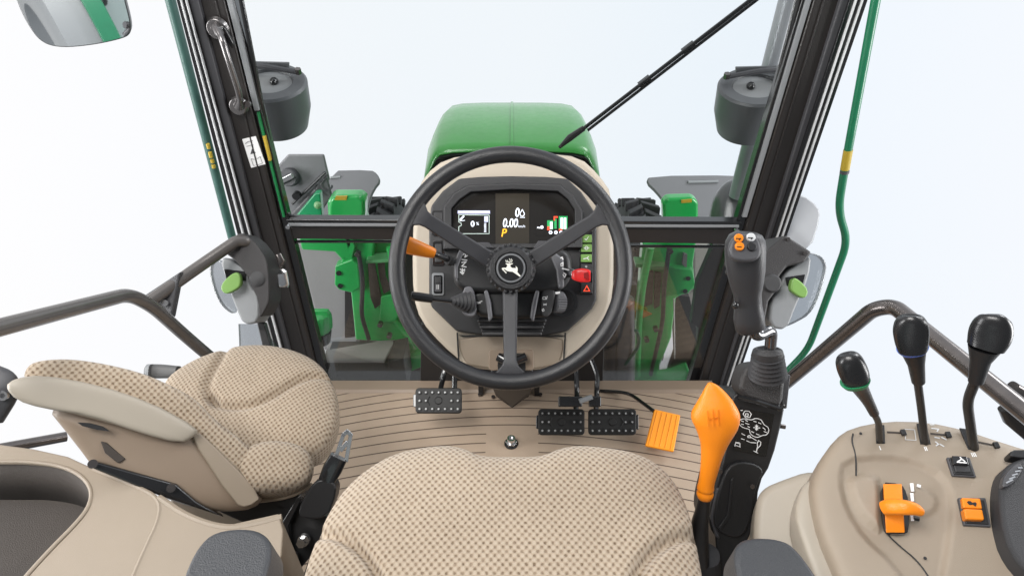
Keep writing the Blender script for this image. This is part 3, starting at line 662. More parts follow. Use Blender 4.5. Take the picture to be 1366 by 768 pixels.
def pedal(x0, y0, x1, y1, z, label, nm, arms, cheek):
    c = F((x0+x1)/2, (y0+y1)/2, z); P = PL(c, (0, -.62, .78)); n = P.n; ex, ey, _ = P.basis()
    t = thing(nm, label, 'pedal', c, 'foot pedals')
    MB().pl(rrect(x0, y0, x1, y1, 5), P, 0, .012).build('plate', PEDB, t, bevel=.003)
    mb = MB(); mb.pl(rrect(x0+1.5, y0+1.5, x1-1.5, y1-1.5, 4), P, .004, .003)
    nx = 7
    for r_ in range(3):
        for i in range(nx):
            if r_ == 1 and 2 <= i <= 4: continue
            q = P(x0+5.5+(x1-x0-11)*i/(nx-1), y0+6+(y1-y0-12)*r_/2, .004)
            mb.disc_ring(q, n, .003, .0058, .004, 14)
    pd = mb.build('rubber_pad', PEDB, t)
    mb = MB()
    for r_ in range(3):
        for i in range(nx):
            if r_ == 1 and 2 <= i <= 4: continue
            q = P(x0+5.5+(x1-x0-11)*i/(nx-1), y0+6+(y1-y0-12)*r_/2, .0045); mb.cyl(q, q+n*.0012, .0028, seg=10)
    mb.build('stud_tips', LITG, pd)
    q = P((x0+x1)/2, (y0+y1)/2, .004); mb = MB(); mb.cyl(q, q+n*.003, .011, .009, 24)
    for s_ in cheek: mb.tube([P((x0+x1)/2+s_*12, (y0+y1)/2-6, .006), P((x0+x1)/2+s_*15, (y0+y1)/2, .006), P((x0+x1)/2+s_*12, (y0+y1)/2+6, .006)], .0015, 6)
    mb.build('pad_boss', PEDB, pd)
    sdx = x0 if cheek[0] < 0 else x1
    MB().pl([(sdx-3, y0+9), (sdx+3, y0+7), (sdx+3, y1-7), (sdx-3, y1-9)], P, -.002, .008).build('plate_ear', BLACKG, t, bevel=.002)
    for a in arms:
        mb = MB(); mb.tube(fillet([V(x, y, w) for x, y, w in a], .03), .008, 10); mb.build('arm', BLACKG, t)
    return t, P
pedal(554, 517, 616, 551, .14, 'left pedal, wide black studded clutch pedal', 'clutch_pedal', [[(587, 522, 1.27), (590, 508, 1.33), (596, 480, 1.38)], [(606, 522, 1.27), (607, 480, 1.38)]], (-1,))
t, P = pedal(718, 545, 780, 580, .10, 'black studded brake pedal, left one of the pair', 'brake_pedal', [[(768, 548, 1.20), (770, 524, 1.29), (768, 490, 1.36), (762, 470, 1.38)]], (-1,))
MB().pl([(745, 528), (777, 528), (777, 542), (745, 542)], P, .02, .02).build('latch_bracket', BLACKG, t, bevel=.003)
t, P = pedal(785, 545, 849, 580, .10, 'black studded brake pedal, right one of the pair, nearer the orange pedal', 'brake_pedal', [[(795, 548, 1.20), (796, 524, 1.29), (797, 500, 1.34), (788, 478, 1.38)]], (1,))
MB().pl([(786, 528), (802, 528), (802, 542), (786, 542)], P, .02, .02).build('latch_bracket', BLACKG, t, bevel=.003)
MB().tube([P(773, 535, .03), P(790, 529, .03)], .007, 8).build('latch_pin', MIDG, t)
ORY = mat('pedal_orange', (.88, .30, .006), .4, bump=.3, bscale=500)
c = F(885, 573, .05); P = PL(c, (0.05, -.35, .9)); t = thing('accelerator_pedal', 'flat orange accelerator pedal with ridges on a black arm', 'pedal', c, 'foot pedals')
MB().pl([(873, 545), (908, 553), (899, 602), (861, 594)], P, .006, .01).build('pad', ORY, t, bevel=.003)
mb = MB()
for i in range(5):
    k = .12+i*.19; mb.tube([P(873+35*k, 547+8*k, .0065), P(861+38*k, 592+8*k, .0065)], .0013, 8)
mb.build('pad_ridge', ORY, t)
MB().tube(fillet([V(798, 521, 1.36), V(838, 523, 1.34), P(872, 548, .004)], .04), .0055, 10).build('arm', BLACKG, t)
c = F(682, 592, 0); t = thing('floor_bolt', 'zinc hex socket bolt standing in the ribbed floor', 'bolt', c)
MB().cyl(c+Vector((0, 0, .0005)), c+Vector((0, 0, .004)), .02).build('bolt_hole_rim', BLACKG, t)
MB().cyl(c, c+Vector((0, 0, .012)), .017, seg=6).build('nut', STEEL, t, bevel=.001)
mb = MB(); mb.disc_ring(c+Vector((0, 0, .012)), (0, 0, 1), .006, .0115, .014, 24); mb.cyl(c+Vector((0, 0, .012)), c+Vector((0, 0, .02)), .0065); mb.build('screw_head', STEEL, t)

# ================================================================ DRIVER SEAT
sz = .60
P0 = PL(Vector((0, .5, sz)), (0, -.10, 1)); ex, ey, en = P0.basis(); O0 = Vector((0, .5, sz))
def loc2(P, O, x, y):
    q = P(x, y)-O; e = P.basis(); return (q.dot(e[0]), q.dot(e[1]))
ds = thing('driver_seat', 'driver seat in beige woven fabric with two grey armrests, bottom centre', 'seat', (0, .4, .3))
so_ = [(385, 900), (393, 800), (405, 748), (420, 708), (438, 672), (458, 644), (485, 620), (522, 599), (565, 590), (595, 588), (616, 592), (634, 601), (650, 603.5), (684, 604), (716, 603.5), (730, 601), (750, 592), (775, 588), (805, 590), (845, 596), (878, 610), (902, 634), (918, 664), (929, 700), (938, 748), (948, 800), (956, 900)]
ol = smooth2([loc2(P0, O0, x, y) for x, y in so_], 1)
s1 = smooth2([loc2(P0, O0, x, y) for x, y in ((405, 700), (425, 706), (455, 718), (485, 740), (503, 765), (512, 800), (515, 880))], 2, False)
s2 = smooth2([loc2(P0, O0, x, y) for x, y in ((945, 705), (925, 710), (897, 722), (868, 742), (850, 765), (840, 800), (836, 880))], 2, False)
def dome(x, y): return .006*math.exp(-((y-.12)/.1)**2)
cush = puff('seat_cushion', ol, O0-en*.02, ex, ey, en, .042, .10, FABRIC, ds, [(s1, .007, .018), (s2, .007, .018)], K=60, N=320, pw=4.5, dome=dome)
MB().prism([O0+ex*a+ey*b-en*.13 for a, b in ((-.22, -.3), (.22, -.3), (.22, .14), (-.22, .14))], -en*.06).build('seat_pan', BLACK, ds, bevel=.01)
mb = MB(); mb.prism([O0+ex*a+ey*b-en*.19 for a, b in ((-.16, -.25), (.16, -.25), (.16, .1), (-.16, .1))], Vector((0, 0, -.38))); mb.build('seat_pedestal', BLACK, ds, bevel=.01)
# metallic label under the front edge
def armrest(pts, d, lab):
    P = PL(U(sum(p[0] for p in pts)/len(pts), sum(p[1] for p in pts)/len(pts), d), (0, -.15, 1))
    o = MB().pl(smooth2(pts, 2), P, 0, .055).build('armrest', mat('armrest_vinyl', (.036, .038, .043), .45, bump=1, bscale=600, var=.15), ds, bevel=.016, seg=5); return o
armrest([(238, 800), (244, 766), (262, 728), (286, 706), (335, 702), (360, 716), (362, 740), (350, 780), (345, 810)], .62, 0)
armrest([(992, 800), (984, 766), (979, 738), (985, 720), (1010, 714), (1048, 718), (1068, 735), (1090, 766), (1110, 800)], .62, 0)
MB().lpx([(357, 752, .64, 6, 6), (356, 775, .64, 7, 6)]).build('armrest_adjuster', ORANGE, ds)

# ================================================================ INSTRUCTOR SEAT (left)
isx = thing('instructor_seat', 'second seat at the left in beige woven fabric with hard beige back shell', 'seat', U(330, 640, 1.25))
Qs = U(335, 545, 1.26); P1 = PL(Qs, (.12, -.22, .97)); e1 = P1.basis()
o1 = [(232, 540), (215, 518), (224, 500), (262, 477), (310, 462), (350, 459), (392, 466), (425, 482), (444, 507), (450, 540), (446, 570), (434, 592), (418, 604), (400, 606), (330, 618), (280, 590)]
ol1 = smooth2([loc2(P1, Qs, x, y) for x, y in o1], 2)
sa = smooth2([loc2(P1, Qs, x, y) for x, y in ((303, 466), (296, 490), (284, 512), (279, 530), (290, 545))], 2, False)
sb = smooth2([loc2(P1, Qs, x, y) for x, y in ((446, 505), (420, 508), (395, 520), (365, 540), (335, 553), (300, 552), (285, 540))], 2, False)
puff('seat_cushion', ol1, Qs-P1.n*.01, *e1, .045, .07, FABRIC, isx, [(sa, .009, .012), (sb, .009, .014)], K=50, N=260, pw=4)
# side bolster lobe nearer the driver
Qb = U(372, 622, 1.10); P2 = PL(Qb, (.35, -.35, .87)); e2 = P2.basis()
o2 = [(322, 606), (336, 594), (362, 588), (394, 592), (415, 606), (420, 625), (412, 645), (385, 655), (345, 658), (326, 650), (314, 636), (312, 618)]
puff('side_bolster', smooth2([loc2(P2, Qb, x, y) for x, y in o2], 2), Qb, *e2, .034, .05, FABRIC, isx, (), K=34, N=160, pw=3.4)
# backrest: shell + pad as slab on plane leaning
Qk = U(180, 570, 1.02)
_a, _b, _c = U(30, 510, .93), U(262, 560, 1.04), U(330, 670, 1.06)
_n = (_b-_a).cross(_c-_a); _n = _n if _n.dot(CAM-_a) > 0 else -_n
P3 = PL(_a, _n); Qk = P3(180, 570)
e3 = P3.basis()
shell = [(14, 508), (40, 497), (130, 505), (205, 530), (262, 562), (262, 585), (330, 652), (362, 668), (300, 690), (270, 682), (212, 655), (150, 622), (100, 592), (70, 560), (30, 540)]
pad = [(30, 506), (34, 490), (48, 481), (90, 478), (140, 485), (192, 498), (232, 516), (264, 534), (286, 560), (322, 586), (348, 612), (362, 640), (350, 660), (325, 660), (300, 640), (262, 600), (230, 580), (180, 556), (120, 536), (50, 520)]
padl = smooth2([loc2(P3, Qk, x, y) for x, y in pad], 2)
puff('backrest_pad', padl, Qk-P3.n*.012, *e3, .022, .07, FABRIC, isx, (), K=24, N=220, pw=3, cfix=loc2(P3, Qk, 215, 545))
_o = smooth2([(12, 516), (26, 505), (60, 501), (130, 513), (200, 536), (262, 570), (258, 580), (240, 590), (190, 577), (120, 553), (60, 544), (28, 534)], 1)
puff('back_shell', [loc2(P3, Qk, x, y) for x, y in _o], Qk+P3.n*.028, *e3, .008, .04, BEIGEL, isx, (), K=20, N=160, pw=7, tuck=.9)
_o = smooth2([(58, 540), (130, 540), (205, 556), (256, 562), (300, 612), (354, 662), (340, 680), (300, 684), (262, 680), (206, 660), (124, 624), (100, 592)], 1)
puff('lower_shell', [loc2(P3, Qk, x, y) for x, y in _o], Qk-P3.n*.012, *e3, .024, .05, TAN, isx, (), K=24, N=180, pw=5, tuck=.9)  # darker tan puts the shade below the rim into the colour
MB().pl(smooth2([(62, 545), (100, 552), (195, 578), (210, 572), (170, 560), (90, 540)], 1), P3, .027, .03).build('shell_pocket', BEIGE, isx, bevel=.008, seg=4)
MB().pl([(103, 563), (120, 564), (138, 569), (146, 575), (130, 573), (110, 568)], P3, .0285, .006).build('shell_slot', BLACK, isx)
MB().pl([(134, 588), (142, 590), (168, 612), (158, 618), (140, 604)], P3, .0145, .004).build('shell_recess', TRAY, isx, bevel=.002)
MB().pl(smooth2([(250, 576), (262, 572), (300, 608), (352, 662), (330, 678), (312, 672)], 1), P3, .016, .04).build('shell_edge', BEIGE, isx, bevel=.014, seg=4)
MB().pl([(120, 613), (235, 645), (262, 668), (300, 690), (215, 662), (122, 624)], P3, .02, .03).build('hinge_arm', BLACKG, isx, bevel=.004)
for x, y in ((124, 618), (228, 650)):
    q = P3(x, y, .021); MB().cyl(q, q+P3.n*.006, .007, seg=12).build('hinge_bolt', DSTEEL, isx)
MB().prism([U(290, 655, 1.2), U(400, 650, 1.2), U(400, 690, 1.2), U(320, 720, 1.2)], FW*.06).build('seat_frame', BLACK, isx, bevel=.004)
# lower beige lip of the cushion
MB().lpx([(300, 668, 1.12, 4, 4), (345, 666, 1.12, 5, 4), (390, 660, 1.12, 4.5, 4), (416, 646, 1.12, 3, 3)]).build('cushion_lip', BEIGE, isx)

# brackets and belt buckle between seats
bk = thing('seat_belt_buckle', 'steel seat belt tongue and black buckle between the two seats', 'seat belt', U(430, 660, 1.1))
mb = MB(); d = 1.1
for s_ in ([(447, 612), (458, 580), (463, 575), (468, 580), (462, 614)], [(455, 600), (463, 590)]): mb.stroke([U(x, y, d) for x, y in s_], .0075, -FW, .003)
mb.build('tongue', STEEL, bk, bevel=.0008)
MB().lpx([(452, 609, 1.1, 12, 6), (444, 624, 1.1, 13, 8), (436, 640, 1.1, 11, 8)], p=4).build('buckle', BLACKG, bk)
MB().px(smooth2([(412, 650), (425, 638), (444, 641), (450, 655), (436, 692), (402, 692), (396, 682)], 1), 1.09, .03).build('belt_cover', BLACK, bk, bevel=.006)
br = thing('seat_bracket', 'black bent steel bracket with zinc bolt between the two seats', 'bracket', U(400, 720, 1.1))
MB().px([(365, 672), (400, 662), (412, 680), (440, 690), (425, 730), (395, 765), (360, 768), (372, 720), (382, 700)], 1.13, .04).build('plate', BLACK, br, bevel=.003)
MB().px([(396, 664), (404, 662), (384, 700), (388, 762), (380, 760), (374, 700)], 1.11, .02).build('folded_edge', BLACKG, br, bevel=.002)
MB().px([(362, 768), (366, 740), (388, 748), (392, 790), (355, 790)], 1.08, .04).build('foot', BLACK, br, bevel=.003)
MB().prism([U(262, 655, 1.13), U(330, 668, 1.13), U(400, 660, 1.13), U(398, 700, 1.13), U(330, 700, 1.13), U(285, 680, 1.13)], FW*.03).build('hinge_plate', BLACK, br, bevel=.004)
q = U(406, 719, 1.12); MB().cyl(q, q-FW*.008, .012, .011).build('washer', STEEL, br); MB().cyl(q-FW*.008, q-FW*.02, .0085, seg=6).build('bolt', STEEL, br)
MB().px([(430, 692), (450, 692), (425, 780), (400, 780)], 1.16, .03).build('slide_rail', BLACKG, br, bevel=.002)

# ================================================================ LEFT CONSOLE
lc = thing('left_console', 'beige plastic fender console with deep brown storage tray, bottom left', 'console', (-.7, .35, .3))
PLc = PL(Vector((-.66, .5, .52)), (.05, -.12, 1))
hole = smooth2([(-90, 616), (0, 617), (40, 617), (80, 622), (108, 634), (123, 652), (122, 672), (108, 694), (60, 742), (10, 800), (-60, 850)], 2, False)
outer = [(-90, 588), (0, 592), (45, 598), (90, 608), (125, 624), (180, 645), (215, 664), (250, 684), (300, 700), (372, 684), (378, 706), (376, 740), (352, 790), (330, 900), (-60, 900)]
MB().pl(outer[:]+list(reversed(hole)), PLc, 0, .008).build('console_body', BEIGE, lc, bevel=.003, seg=3)
MB().pl([(150, 640), (215, 668), (300, 705), (376, 690), (376, 740), (352, 790), (330, 900), (140, 900)], PLc, -.0085, .2).build('console_side', BEIGE, lc, bevel=.004)
MB().prism([U(225, 625, 1.16), U(372, 672, 1.16), U(395, 720, 1.16), U(380, 800, 1.16), U(225, 800, 1.16)], FW*.05).build('seat_base_cover', BEIGE, lc, bevel=.01)
mb = MB(); w0 = [PLc(x, y, -.006) for x, y in hole]; w1 = [p-PLc.n*.10+Vector((-.012, -.01, 0)) for p in w0]
mb.loft([w0, w1], caps=False, close=False); o = mb.build('tray_wall', TRAY, lc); md = o.modifiers.new('s', 'SOLIDIFY'); md.thickness = .002
mb = MB(); mb.prism([p-Vector((0, 0, 0)) for p in w1], -PLc.n*.01); mb.build('tray_base', TRAY, lc)
mb = MB(); mb.tube([p+PLc.n*.004+Vector((.001, 0, 0)) for p in w0], .0035, 10); mb.build('tray_rim', BEIGE, lc)
MB().tube([PLc(x, y, -.0025) for x, y in smooth2([(125, 626), (180, 648), (212, 664), (214, 690), (190, 740), (165, 800)], 2, False)], .004, 8).build('console_ridge', BEIGE, lc)
MB().tube([PLc(x, y, -.004) for x, y in smooth2([(212, 664), (250, 690), (300, 706), (340, 700), (376, 690)], 2, False)], .006, 8).build('console_ridge', BEIGE, lc)
q = F(150, 752, .2)

# ================================================================ RIGHT CONSOLE
PC = PL(U(1250, 650, .76), (-.22, -.30, .93)); cbx = PC.basis()
rc = thing('right_console', 'beige and tan control console with lever slots, bottom right', 'console', PC(1250, 768, -.3))
def proj(p):
    q = p-CAM; d = q.dot(FW); return 683+FPX*q.x/d, 384-FPX*q.dot(UP)/d
def psd(x, y, poly):                     # signed distance to a polygon, positive inside
    best = 1e9; ins = False; n = len(poly)
    for i in range(n):
        a = poly[i]; b = poly[(i+1) % n]; dx, dy = b[0]-a[0], b[1]-a[1]
        t = max(0, min(1, ((x-a[0])*dx+(y-a[1])*dy)/(dx*dx+dy*dy+1e-9))); best = min(best, math.hypot(x-a[0]-dx*t, y-a[1]-dy*t))
        if (a[1] > y) != (b[1] > y) and x < dx*(y-a[1])/dy+a[0]: ins = not ins
    return best if ins else -best
def sst(v, a, b): t = max(0, min(1, (v-a)/(b-a))); return t*t*(3-2*t)
ro = smooth2([(1160, 900), (1118, 768), (1094, 712), (1084, 668), (1082, 640), (1094, 610), (1117, 578), (1138, 564), (1184, 555), (1241, 556), (1293, 567), (1344, 584), (1424, 608), (1500, 900)], 1)
SCOOP = smooth2([(1124, 612), (1180, 607), (1225, 615), (1260, 634), (1272, 665), (1268, 720), (1252, 800), (1222, 800), (1190, 752), (1152, 718), (1128, 682), (1118, 640)], 1)
HUMP = smooth2([(1128, 636), (1150, 628), (1172, 632), (1178, 650), (1179, 690), (1177, 712), (1160, 704), (1142, 684), (1130, 658)], 1)
PAD = smooth2([(1214, 648), (1238, 650), (1254, 664), (1248, 684), (1224, 690), (1214, 682)], 1)
QR = PC(1250, 650, 0)
def rdome(x, y):
    px, py = proj(QR+cbx[0]*x+cbx[1]*y)
    h = 0
    if px < 1290 and py > 595:
        a = sst(psd(px, py, SCOOP), -4, 7); h -= .0055*a
        h += .010*sst(psd(px, py, HUMP), -3, 13)
        h += .004*sst(psd(px, py, PAD), -4, 8)
    return h
puff('console_body', [loc2(PC, QR, x, y) for x, y in ro], QR-PC.n*.024, *cbx, .025, .2, BEIGE, rc, (), K=96, N=520, pw=16, tuck=.9, dome=rdome, cfix=loc2(PC, QR, 1195, 680))
mb = MB(); mb.tube([PC(x, y, .0005) for x, y in smooth2([(1138, 578), (1136, 588), (1142, 608), (1142, 634)], 2, False)], .0010, 8); mb.build('panel_seam', BLACK, rc)
mb = MB(); mb.tube([PC(x, y, .0005) for x, y in smooth2([(1181, 709), (1198, 726), (1225, 748), (1243, 775)], 2, False)], .0009, 8); mb.build('panel_seam', BLACK, rc)
# front fender bulge (lighter beige)
PB = PL(U(1060, 700, .86), (-.30, -.45, .84))
MB().pl(smooth2([(1008, 668), (1018, 650), (1040, 640), (1086, 624), (1110, 640), (1150, 768), (1180, 900), (1010, 900), (1004, 720)], 2), PB, 0, .25).build('fender_bulge', BEIGEL, rc, bevel=.022, seg=5)
# side rounded band of console
_eb = smooth2([(1072, 641), (1086, 627), (1098, 632), (1102, 690), (1122, 735), (1150, 800), (1170, 860), (1140, 860), (1098, 778), (1073, 712), (1063, 674)], 1)
puff('edge_band', [loc2(PC, QR, x, y) for x, y in _eb], QR-PC.n*.034, *cbx, .010, .06, BEIGEL, rc, (), K=20, N=160, pw=9, tuck=.95)
for pts in ([(1168, 566), (1180, 566), (1181, 591), (1169, 591)], [(1223, 564), (1236, 565), (1242, 592), (1228, 592)], [(1280, 570), (1293, 572), (1305, 600), (1292, 599)]):
    MB().pl(pts, PC, .0022, .003).build('lever_slot', BLACK, rc, bevel=.0008)
MB().pl(smooth2([(1175, 642), (1200, 644), (1207, 650), (1213, 668), (1213, 708), (1206, 712), (1182, 711), (1177, 690)], 1), PC, .0065, .008).build('throttle_slot', BLACKG, rc, bevel=.001)
for (x0, y0, x1, y1) in ((1184, 576, 1204, 577), (1242, 578, 1264, 580), (1304, 589, 1328, 594)):
    MB().stroke([PC(x0, y0, .0025), PC(x1, y1, .0025)], .0022, PC.n, .001).build('stop_slot', TRAY, rc)
    c = PC(x1+1, y1-.5, .004); MB().box(c, cbx[0]*.0030, cbx[1]*.0040, PC.n*.0025).build('stop_knob', BLACK, rc, bevel=.001)
for s_, x, y in (('I', 1174, 597.5), ('II', 1235, 598.5), ('III', 1299, 606.5)):
    text(s_, PC(x, y, .0035), .0055, 'slot_number', WHITE, rc, basis=cbx, bold=.02)
mb = MB()
for s_ in ([(1241, 566), (1246, 566)], [(1243, 571), (1252, 572), (1250, 575)], [(1247, 583), (1253, 584)], [(1256, 583), (1262, 586)], [(1248, 589), (1252, 592), (1249, 594)], [(1254, 592), (1259, 595)]):
    mb.stroke([PC(x, y, .0015) for x, y in s_], .0014, PC.n)
mb.stroke([PC(x, y, .0015) for x, y in ((1207, 572), (1220, 573), (1222, 587), (1208, 586), (1207, 572))], .0006, PC.n)
mb.build('lever_symbols', LITG, rc)
for x, y in ((1148, 578), (1234, 744)):
    c = PC(x, y, .001); MB().cyl(c, c+PC.n*.001, .0018, seg=10).build('screw_hole', BLACK, rc)
for i in range(4):
    MB().pl([(1214, 644+i*13), (1218.5, 644+i*13), (1219.5, 655+i*13), (1215.5, 655+i*13)], PC, .0075, .0015).build('throttle_scale_mark', WHITE, rc)
MB().tube([PC(1223, 647, .006), PC(1228, 648.5, .006)], .002, 6).build('scale_symbol', WHITE, rc)
MB().tube([PC(1218, 690, .006), PC(1226, 692, .006)], .003, 6).build('scale_symbol', BLACK, rc)

th = thing('throttle_lever', 'orange thumb throttle lever in its slot on the right console', 'lever', PC(1198, 690, 0))
mb = MB(); rings = []
for i in range(9):
    t = i/8; y = 645+t*65; hh = .012*math.sin(math.pi*(t*.8+.1)); rings.append([PC(1178+4*t, y, .004), PC(1203+4*t, y, .004), PC(1203+4*t, y, .006+hh), PC(1178+4*t, y, .006+hh)])
mb.loft(rings); mb.build('quadrant', ORANGE, th, bevel=.001)
MB().lpx([(1180, 677, .735, 9, 7), (1190, 675, .725, 10.5, 9), (1205, 676, .715, 10, 9), (1220, 678, .712, 8.5, 7), (1229, 683, .712, 5.5, 5), (1231, 684, .712, 3, 3)], p=2.6).build('thumb_tab', ORANGE, th)

def rocker(x, y, label, capm, sym_, base):
    c = PC(x, y, 0); t = thing('rocker_switch', label, 'switch', c, 'rocker switches on the right console')
    k = [(-18, -14), (10, -12), (18, 17), (-10, 15)]
    MB().pl([(x+a, y+b) for a, b in base], PC, .006, .006).build('frame', GREY, t, bevel=.0015)
    MB().pl([(x+a*.85, y+b*.85) for a, b in base], PC, .0075, .004).build('inner_frame', BLACK, t, bevel=.001)
    return t
t = rocker(1283, 620, 'black rocker switch with white lever symbol on the right console', 0, 0, [(-20, -11), (11, -11), (20, 16), (-12, 14)])
cp = MB().pl([(1270, 607), (1290, 608), (1293, 620), (1272, 619)], PC, .013, .009).build('upper_cap', BLACKG, t, bevel=.0015)
MB().pl([(1272, 619.5), (1293, 620.5), (1296, 630), (1275, 629)], PC, .009, .005).build('lower_cap', CHAR, t, bevel=.0015)
mb = MB()
for s_ in ([(1277, 616), (1289, 617)], [(1278, 615), (1283, 612), (1287, 615)], [(1283, 612), (1281, 609.5)]): mb.stroke([PC(x, y, .0135) for x, y in s_], .0014, PC.n)
mb.build('symbol', WHITE, cp)
t = rocker(1301, 682, 'orange rocker switch with black running hare symbol on the right console', 0, 0, [(-23, -19), (14, -19), (22, 20), (-15, 18)])
cp = MB().pl([(1283, 663), (1308, 664), (1311, 678), (1285, 677)], PC, .012, .009).build('upper_cap', ORANGE, t, bevel=.0015)
MB().pl([(1285, 677.5), (1311, 678.5), (1314, 693), (1288, 692)], PC, .015, .012).build('lower_cap', ORANGE, t, bevel=.002)
hare = [(1290, 669), (1292, 667.5), (1295, 668), (1297, 670), (1301, 669), (1303, 671), (1302, 675), (1300, 674), (1298, 672.5), (1294, 673), (1292, 671.5)]
MB().pl(hare, PC, .0128, .001).build('hare_symbol', BLACK, cp)

def lever(label, base, path, r, knob, ringm):
    b = PC(*base, 0); t = thing('hydraulic_lever', label, 'lever', b, 'levers on the right console')
    pts = [U(x, y, d) for x, y, d in path]
    MB().tube(fillet([b]+pts, .02), r, 12).build('shaft', BLACK, t)
    MB().lpx([(x, y, d, w, w2) for x, y, d, w, w2 in knob[0]], p=2.2).build('grip_sleeve', BLACK, t)
    MB().lpx([(x, y, d, w, w2) for x, y, d, w, w2 in knob[1]], p=2.5).build('knob', BLACKG if 0 else mat('knob_black', (.013, .013, .014), .26, bump=.08, bscale=800), t)
    if ringm: MB().lpx([(x, y, d, w, w2) for x, y, d, w, w2 in knob[2]], p=2.4).build('colour_ring', ringm, t)
    return t
kd = .66
lever('shortest black lever with a green ring, leftmost on the right console', (1174, 588), [(1172, 562, .76), (1165, 550, .735)], .004,
      ([(1166, 551, .735, 6, 6), (1158, 535, .72, 7, 7), (1147, 517, .70, 10, 10), (1143, 510, .69, 12, 12)],
       [(1142, 509, .69, 15, 13), (1140, 500, .685, 18, 15), (1135, 488, .68, 18, 15), (1132, 479, .676, 16, 14), (1130, 473.5, .674, 11, 10), (1129.5, 472, .674, 4, 4)],
       [(1142, 513, .692, 15, 13), (1140.5, 508, .690, 18.3, 15.8)]), mat('green_ring', (.015, .20, .08), .4))
lever('black lever with a blue ring in the middle slot of the right console', (1234, 590), [(1229, 545, .75), (1224, 508, .71)], .0045,
      ([(1225, 508, .71, 8, 8), (1222, 485, .69, 10, 10), (1218, 466, .68, 15, 14)],
       [(1217, 465, .675, 17, 15), (1216, 455, .67, 19.5, 15), (1215, 440, .665, 21, 15), (1215, 429, .66, 18.5, 13), (1215, 423, .657, 13, 11), (1215, 421, .657, 5, 5)],
       [(1218, 467, .678, 16, 14), (1217, 463, .676, 18.6, 16)]), mat('blue_ring', (.10, .2, .7), .4))
lever('tallest black bent lever with a plain knob, rightmost on the right console', (1299, 597), [(1290, 535, .72), (1303, 503, .68)], .0055,
      ([(1302, 508, .68, 9, 9), (1308, 480, .665, 12, 12), (1314, 462, .655, 19, 16)],
       [(1315, 462, .652, 21, 17), (1320, 450, .648, 24, 16), (1323, 436, .644, 23.5, 15), (1324, 426, .64, 19, 12), (1325, 420, .64, 13, 9), (1325, 418.5, .64, 6, 5)],
       None), None)
# palm joystick at the right edge
pj = thing('hitch_joystick', 'black padded control grip at the right edge of the console', 'joystick', PC(1350, 680, 0))
MB().pl(smooth2([(1333, 640), (1345, 615), (1400, 600), (1450, 780), (1400, 790), (1350, 745), (1334, 690)], 2), PC, .03, .04).build('grip', mat('soft_black', (.03, .03, .033), .5, bump=1, bscale=1200), pj, bevel=.012, seg=5)
MB().pl(smooth2([(1346, 603), (1356, 598), (1400, 602), (1400, 612), (1350, 610)], 1), PC, .03, .02).build('thumb_rest', BLACK, pj, bevel=.005)
q = PC(1353, 631, .036); ax = (cbx[0]*.8+cbx[1]*.55).normalized(); mb = MB(); rings = []; sdv = PC.n.cross(ax)
dl = MB().pl(smooth2([(1336, 650), (1340, 632), (1356, 617), (1364, 618), (1362, 632), (1348, 648)], 1), PC, .038, .012).build('dial_plate', GREY, pj, bevel=.004)
mb = MB()
for i in range(5): mb.stroke([PC(1342+i*4, 644-i*5, .039), PC(1350+i*3.2, 640-i*4, .039)], .0016, PC.n, .003)
mb.build('thumb_wheel', STEEL, dl)

# ================================================================ JOYSTICK TOWER
jt = thing('joystick_tower', 'black upright joystick console with white printed diagram', 'joystick console', U(990, 760, 1.0))
tw = [(976, 530), (986, 522), (1046, 540), (1047, 549), (1030, 618), (1013, 645), (1009, 690), (998, 722), (978, 768), (958, 800), (952, 760), (957, 720), (946, 702), (947, 680), (955, 648), (968, 604), (974, 560)]
MB().px(smooth2(tw, 1), 1.0, .09).build('tower_body', BLACK, jt, bevel=.009, seg=4)
MB().px(smooth2([(958, 655), (975, 612), (1024, 622), (1008, 650), (1004, 690), (990, 720), (962, 712), (950, 698)], 2), .992, .02).build('lower_cover', BLACK, jt, bevel=.010, seg=4)
MB().px([(975, 640), (979, 636), (975, 690), (962, 708), (958, 704), (970, 686)], .989, .01).build('cover_rib', BLACK, jt, bevel=.002)
for x, y in ((960, 628), (1003, 648), (985, 740)):
    q = U(x, y, .985); MB().cyl(q, q-FW*.003, .004, seg=8).build('screw', DSTEEL, jt)
MB().px([(948, 690), (957, 650), (964, 652), (956, 700), (962, 720), (955, 716)], .996, .02).build('tower_edge', GREY, jt, bevel=.004)
MB().px([(1044, 498), (1055, 500), (1050, 545), (1042, 545)], 1.03, .06).build('side_flange', GREY, jt, bevel=.002)
MB().lpx([(1041, 568, 1.02, 3, 3), (1047, 569, 1.02, 3, 3)]).build('side_stud', DSTEEL, jt)
PJ = PL(U(1015, 520, .965), (0.02, -.45, .9))
MB().px(smooth2([(984, 528), (990, 496), (1000, 485), (1042, 488), (1049, 500), (1045, 544), (1030, 543)], 1), .972, .045).build('boot_box', mat('boot_box_black', (.028, .026, .026), .5, bump=1, bscale=500), jt, bevel=.008, seg=3)
MB().tube([U(984, 529, .97), U(1012, 536, .97), U(1040, 545, .97), U(1046, 540, .97)], .004, 8).build('box_rim', BLACKG, jt)
dec = MB().px([(988, 544), (1033, 552), (1022, 609), (978, 600)], .9985, .001).build('diagram_decal', mat('decal_black', (.008, .008, .008), .25), jt, flat=True)
def zj(x, y): return U(960+x/5.49, 500+y/5.49, .9978)
mb = MB()
loopp = [(140, 345), (150, 325), (180, 318), (215, 325), (235, 328), (265, 314), (305, 325), (325, 365), (355, 380), (362, 410), (345, 438), (310, 440), (280, 458), (240, 445), (220, 420), (220, 395), (180, 388), (150, 370), (140, 345)]
mb.stroke([zj(*p) for p in smooth2(loopp[:-1], 2)+[smooth2(loopp[:-1], 2)[0]]], .0010, -FW)
